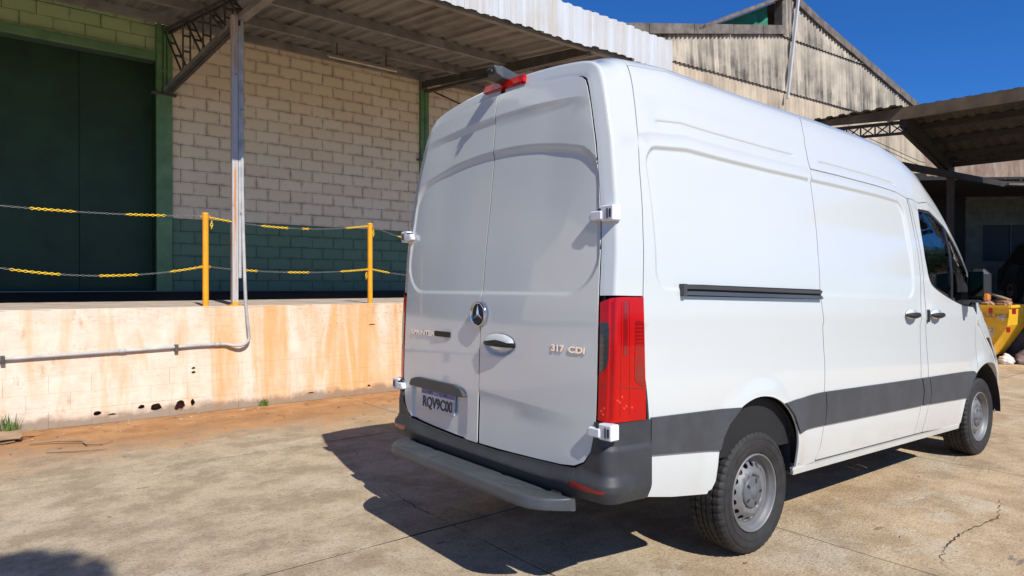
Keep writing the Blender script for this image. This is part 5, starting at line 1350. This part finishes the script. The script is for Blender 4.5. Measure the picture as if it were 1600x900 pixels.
lattice((3.9, -.10, 4.98), (1.95, -.10, 4.86), .22, 7)
lattice((1.97, -.06, 4.92), (1.97, -3.9, 4.42), .26, 9, 'side_girder')
MB().bar((1.97, -.06, 4.92), (1.97, -3.9, 4.37), .14, .30).build('side_beam', M['blacksteel'], c2)
MB().box(1.90, 2.04, -3.96, -3.82, 0, 4.45).build('canopy_column', M['blacksteel'], c2)
MB().box(3.85, 3.99, -.14, -.02, 0, 4.9).build('canopy_column', M['steeldark'], c2)
# shed interior at the far right (frontal wall with window opening)
FA = -.06; shed = empty('open_shed', (14.0, 20.0, 0), FA, 'dim open shed with block wall and wide window beneath the side canopy', 'shed')
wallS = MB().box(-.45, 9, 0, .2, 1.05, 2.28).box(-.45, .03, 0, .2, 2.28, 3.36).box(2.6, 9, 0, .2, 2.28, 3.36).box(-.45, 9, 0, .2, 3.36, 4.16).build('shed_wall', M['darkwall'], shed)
for r in range(5):
    z0 = 1.1 + r * .235; u = -.45 + (.2 if r % 2 else 0)
    while u < 3.2: MB().box(u + .006, min(u + .4, 3.4) - .006, -.012, .0, z0 + .006, z0 + .229).build('block', M['darkwall'], wallS) if (r, round(u, 2)) and False else None; u += .4
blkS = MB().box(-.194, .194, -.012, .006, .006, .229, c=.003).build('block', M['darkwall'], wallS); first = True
for r in range(12):
    z0 = 1.1 + r * .235; u = -.25 + (.2 if r % 2 else 0)
    while u < 3.4:
        inwin = z0 + .235 > 2.27 and z0 < 3.36 and u + .19 > .03 and u - .19 < 2.6
        if not inwin and z0 + .235 < 4.17:
            o = blkS if first else inst(blkS); first = False; o.location = (u, 0, z0); 
            if r > 10 or r == 9: o.data = o.data
        u += .4
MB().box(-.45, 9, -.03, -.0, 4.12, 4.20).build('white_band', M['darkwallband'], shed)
wn = MB().box(.03, 2.6, .05, .06, 2.28, 3.36).build('window', M['opening'], shed)
for u in (.03, .85, 1.7, 2.56): MB().box(u, u + .04, .03, .07, 2.28, 3.36).build('window_frame', M['steeldark'], wn)
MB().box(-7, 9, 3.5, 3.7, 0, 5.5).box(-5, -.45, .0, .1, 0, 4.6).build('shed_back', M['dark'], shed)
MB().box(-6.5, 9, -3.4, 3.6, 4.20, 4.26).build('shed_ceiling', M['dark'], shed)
# cladding strip of old corrugated sheets above the shed and the beam below it
cl = MB(); n = 150
pts = []
for i in range(n + 1):
    s = -3.4 + 11.8 * i / n; pts.append((s, -.06 * math.cos(2 * math.pi * s / .19) - 3.35))
cl.add([(a, b, float(np.interp(a, [-3.4, -.5, 0], [4.32, 4.13, 4.11]))) for a, b in pts] + [(a, b + .2, 5.1) for a, b in pts], [(i, i + 1, n + 2 + i, n + 1 + i) for i in range(n)], 0, True); cl.build('corrugated_strip', M['tile'], shed, fix=False)
def sl_(x, y, z): q = Matrix.Rotation(-FA, 3, 'Z') @ Vector((x - 14.0, y - 20.0, 0)); return (q.x, q.y, z)
MB().bar(sl_(8.1, 14.0, 4.07), sl_(12.0, 16.5, 4.06), .12, .13).bar(sl_(11.95, 16.47, 4.05), sl_(16.5, 16.5, 3.95), .12, .13).build('eaves_beam', M['blacksteel'], shed)
MB().bar(sl_(12.1, 16.35, 4.03), sl_(16.5, 16.4, 3.93), .05, .05).build('pale_gutter', M['verge'], shed)
# far dock wall across the end of the yard
fd_ = empty('far_dock', (0, 0, 0), DOCK_A, 'low dark grey dock wall across the far end of the yard', 'dock wall')
MB().box(16.6, 16.8, -14, 8.86, 0, 1.02).build('dock_face', M['greydock'], fd_)
for k in range(12):
    for r in range(5):
        pass
MB().box(16.6, 26, -14, 8.86, 1.02, 1.06).build('dock_deck', M['greydock'], fd_)
bk = MB().box(0, .012, -.195, .195, .003, .197, c=.003).build('block', M['greydock'], fd_); first = True
for r in range(5):
    for k in range(18):
        o = bk if first else inst(bk); first = False; o.location = (16.588, .4 * k - .2 + (.2 if r % 2 else 0), r * .2)
# ---------------------------------------------------------------- skip
sk = empty('rubble_skip', (0, 0, 0), DOCK_A, 'yellow rubble skip with worn lettering beyond the van bonnet', 'skip')
su, zt, zb = 15.15, 1.16, .18
top = [(su, 3.88), (su, 6.9), (su + 1.35, 6.9), (su + 1.35, 3.88)]
a0, a1, b0, b1 = 4.02, 6.9, 4.55, 6.2
mb = MB(); s1 = su - .0
V_ = [(su, a0, zt), (su, a1, zt), (su + 1.3, a1, zt), (su + 1.3, a0, zt), (su + .04, a0 + .04, .80), (su + .04, a1 - .04, .80), (su + 1.26, a1 - .04, .80), (su + 1.26, a0 + .04, .80), (su + .10, a0 + .40, zb), (su + .10, a1 - .40, zb), (su + 1.2, a1 - .40, zb), (su + 1.2, a0 + .40, zb)]
mb.add(V_, [(0, 4, 5, 1), (4, 8, 9, 5), (1, 5, 6, 2), (5, 9, 10, 6), (2, 6, 7, 3), (6, 10, 11, 7), (3, 7, 4, 0), (7, 11, 8, 4), (8, 11, 10, 9)])
so_ = mb.build('skip_body', M['skip'], sk); md = so_.modifiers.new('s', 'SOLIDIFY'); md.thickness = .02; md.offset = -1
mb = MB(); [mb.bar(p, q, .05, .05) for p, q in ((V_[0], V_[1]), (V_[1], V_[2]), (V_[2], V_[3]), (V_[3], V_[0]))]; mb.build('skip_rim', M['skip'], sk)
for y in (a0 + .55, a1 - .55): MB().box(su - .02, su + .03, y - .03, y + .03, zb + .05, zt - .03).build('skip_rib', M['skip'], sk)
def skf(yc, zc):
    def f(a, b, d): return (su - .006 - d + .04 * (zt - zc - b) / .36, yc - a, zc + b)
    return f
me_ = put_text('skip_lettering', 'LIMP-ENTULHO', .13, 1.0, 0, 0, M['steel'], sk, width=.98, fnp=lambda y, z, d: (su - .004 - d + .04 * (zt - (.94 + z)) / .36, 5.02 + y, .94 + z))
put_text('skip_lettering', '3672-1072', .12, 1.0, 0, 0, M['steel'], sk, width=.62, fnp=lambda y, z, d: (su + .03 - d + .06 * (.80 - (.62 + z)) / .62, 4.90 + y, .66 + z))
for k, (y, z) in enumerate(((3.95, 1.07), (4.45, .86), (5.0, .88), (4.05, .72), (4.75, .55), (4.32, .42), (4.32, 1.08), (5.3, .5))): MB().box(su - .012 + .04 * (zt - z) / .36, su + .02 + .04 * (zt - z) / .36, y - .03, y + .03, z - .05, z + .05).build('reflective_sticker', M['skipred'], sk)
random.seed(8)
for k, (y, z, r) in enumerate(((4.35, .66, .12), (4.6, 1.05, .09), (4.15, .95, .07), (4.95, .72, .1), (5.2, 1.0, .12))):
    mb = MB(); mb.add([(su - .003 + .04 * (zt - (z + r * .8 * math.sin(q))) / .36 * 1.0, y + r * math.cos(q) * random.uniform(.6, 1.2), z + r * math.sin(q) * random.uniform(.6, 1.1)) for q in np.linspace(0, 6.28, 14, endpoint=False)], [tuple(range(14))]); mb.build('worn_patch', M['skipwear'], sk)
rb = MB(); random.seed(9)
for k in range(46):
    cx, cy, cz = su + random.uniform(.1, 1.2), random.uniform(a0 + .15, a1 - .1), 1.12 + random.uniform(0, .16) * (1 - abs(random.random() - .5)); r = random.uniform(.06, .17)
    bm = bmesh.new(); bmesh.ops.create_icosphere(bm, subdivisions=1, radius=r)
    for q in bm.verts: q.co *= random.uniform(.6, 1.15); q.co.z *= .6; q.co += Vector((cx, cy, cz))
    bm.verts.index_update(); rb.add([q.co for q in bm.verts], [[q.index for q in f.verts] for f in bm.faces]); bm.free()
tag(rb.build('skip_rubble', M['rubble'], None), 'heap of brown rubble and debris filling the yellow skip', 'rubble', kind='stuff').rotation_euler = (0, 0, DOCK_A)
for (a, b, r1, nm, lab, mt) in (((su + .3, 4.1, 1.28), (su + .6, 4.55, 1.42), .05, 'wood_offcut', 'pale wood offcut sticking out of the skip rubble', 'card'), ((su + .2, 4.7, 1.25), (su + .4, 5.3, 1.40), .04, 'wood_offcut', 'second longer wood offcut lying across the skip rubble', 'card')):
    MB().bar(a, b, .10, .03).build(nm, M[mt], label=lab, cat='wood').rotation_euler = (0, 0, DOCK_A)
def sack(x, y, s, lab, sd):
    bm = bmesh.new(); bmesh.ops.create_icosphere(bm, subdivisions=4, radius=1); rr = random.Random(sd); ph = [rr.uniform(0, 6.28) for _ in range(8)]
    for q in bm.verts:
        c = q.co.copy(); k = 1 + .07 * math.sin(c.x * 7 + ph[0]) * math.sin(c.y * 6 + ph[1]) + .05 * math.sin(c.z * 11 + ph[2] + c.x * 5) + .03 * math.sin(c.y * 19 + ph[3])
        q.co = Vector((c.x * s * k, c.y * s * .8 * k, max(-.45, c.z * .78 * k) * s)); q.co += Vector((x, y, .45 * s))
        if c.z > .75: q.co.z += (c.z - .75) * s * 1.0; q.co.x = x + (q.co.x - x) * .8
    for f in bm.faces: f.smooth = True
    me = bpy.data.meshes.new('rubbish_sack'); bm.to_mesh(me); bm.free(); me.materials.append(M['bag']); o = bpy.data.objects.new('rubbish_sack', me); C.objects.link(o); tag(o, lab, 'sack')
sack(9.80, 13.28, .145, 'smaller round white sack on the ground beside the front wheel arch', 1); sack(10.22, 13.25, .22, 'larger white sack at the right edge of the picture', 2)
sack(10.45, 13.6, .2, 'white sack half hidden behind the larger one', 3)
# ---------------------------------------------------------------- dark vehicle in the shed
car = empty('parked_car', (14.35, 17.0, 1.06), 1.35, 'dark pickup parked on the raised platform in the shade, right edge', 'car')
def cprofile(): return [(-2.2, .35), (-2.25, .75), (-2.1, .95), (-1.2, 1.02), (-.95, 1.1), (-.35, 1.62), (.1, 1.70), (1.2, 1.70), (1.55, 1.60), (1.9, 1.10), (2.2, .95), (2.25, .5), (2.2, .35)]
mb = MB(); pf = cprofile(); m = len(pf); rings = []
for y, k in ((-.86, 1), (-.80, 1), (.80, 1), (.86, 1)):
    ins = .04 if abs(y) > .83 else 0; rings.append([(x * (1 - ins * .5), (y if z < 1.05 else y * (1 - .16 * (z - 1.05) / .65)), z - ins * (z > 1)) for x, z in pf])
vv = [p for r in rings for p in r]; mb.add(vv, [(i * m + k, i * m + (k + 1) % m, (i + 1) * m + (k + 1) % m, (i + 1) * m + k) for i in range(3) for k in range(m)] + [tuple(range(m)), tuple(range(3 * m, 4 * m))]); mb.build('car_body', M['carpaint'], car)
for y in (-1, 1): MB().add([(-.85, y * .872, 1.08), (1.45, y * .872, 1.08), (1.2, y * .79, 1.58), (-.30, y * .79, 1.58)], [(0, 1, 2, 3)]).build('car_window', M['opening'], car)
MB().add([(-.99, -.74, 1.10), (-.99, .74, 1.10), (-.40, .68, 1.61), (-.40, -.68, 1.61)], [(0, 1, 2, 3)]).build('windscreen', M['opening'], car)
for x in (-1.45, 1.45):
    for y in (-.78, .78): 
        w_ = MB().lathe([(.20, -.1), (.32, -.1), (.35, -.07), (.35, .07), (.32, .1), (.20, .1)], (0, 0, 0), 'Y', 24).build('car_wheel', M['rubber'], car, loc=(x, y, .35)); MB().lathe([(.0, -.06), (.2, -.09), (.2, .09), (0, .06)], (0, 0, 0), 'Y', 16).build('car_rim', M['rim'], w_)
for y in (-.65, .65): MB().box(-2.29, -2.2, y - .16, y + .16, .70, .86, c=.02).build('headlight', M['smoke'], car)
# ---------------------------------------------------------------- things outside the frame that are mirrored in the glass or cast shade
def tree(name, x, y, h, rad, n, lab, sd, trunk=.16, cz=None):
    e = empty(name, (x, y, 0), 0, lab, 'tree'); rr = random.Random(sd); mb = MB(); cz = cz or h * .68
    mb.tube([(0, 0, 0), (.1, .05, h * .2), (.0, .15, h * .42), (.1, .1, h * .6)], [trunk, trunk * .85, trunk * .7, trunk * .4], 9)
    cl_ = []
    for k in range(9):
        a = rr.uniform(0, 6.28); r = rad * rr.uniform(.4, .85); p = Vector((r * math.cos(a), r * math.sin(a), cz + rr.uniform(-.35, .45) * rad)); cl_.append((p, rad * rr.uniform(.32, .55)))
        mb.tube([(0, .1, h * rr.uniform(.35, .55)), tuple(p * .5 + Vector((0, 0, cz * .47))), tuple(p)], [trunk * .45, trunk * .25, .02], 6)
    mb.build('trunk', M['bark'], e); lf = MB()
    for k in range(n):
        c, r = cl_[k % len(cl_)]; d = Vector((rr.gauss(0, 1), rr.gauss(0, 1), rr.gauss(0, 1))).normalized() * r * rr.random() ** .4; p = c + d
        a = Vector((rr.gauss(0, 1), rr.gauss(0, 1), rr.gauss(0, .6))).normalized(); b = a.orthogonal().normalized(); s = rr.uniform(.06, .13)
        lf.add([p - a * s, p + b * s * .45, p + a * s, p - b * s * .45], [(0, 1, 2, 3)])
    lf.build('crown', M['leaf'], e, fix=False)
tree('leafy_tree', 30.5, 15.5, 6.5, 2.6, 9000, 'leafy green tree outside the right edge, mirrored in the cab window', 3)
tree('leafy_tree', 34.5, 20.0, 5.5, 2.6, 7000, 'second leafy green tree farther right, mirrored in the cab window', 4)
tree('added_shadow_tree', 1.15, -3.95, 8.5, 1.35, 9000, 'unseen tree added behind the camera to cast the near left shadow', 5, cz=6.9)  # added out of view so its crown shadows the foreground corner
pb = empty('pale_building', (38, 16.5, 0), .25, 'low pale rendered building outside the right edge', 'building')
MB().box(-5, 5, 0, 6, 0, 4.2).build('building_wall', M['palewall'], pb); MB().box(-5.2, 5.2, -.2, 6.2, 4.2, 4.4).build('flat_roof', M['verge'], pb)
for k in range(4): f_ = MB().box(-4 + k * 2.3, -2.9 + k * 2.3, -.05, .05, 1.2, 2.5).build('window', M['opening'], pb)
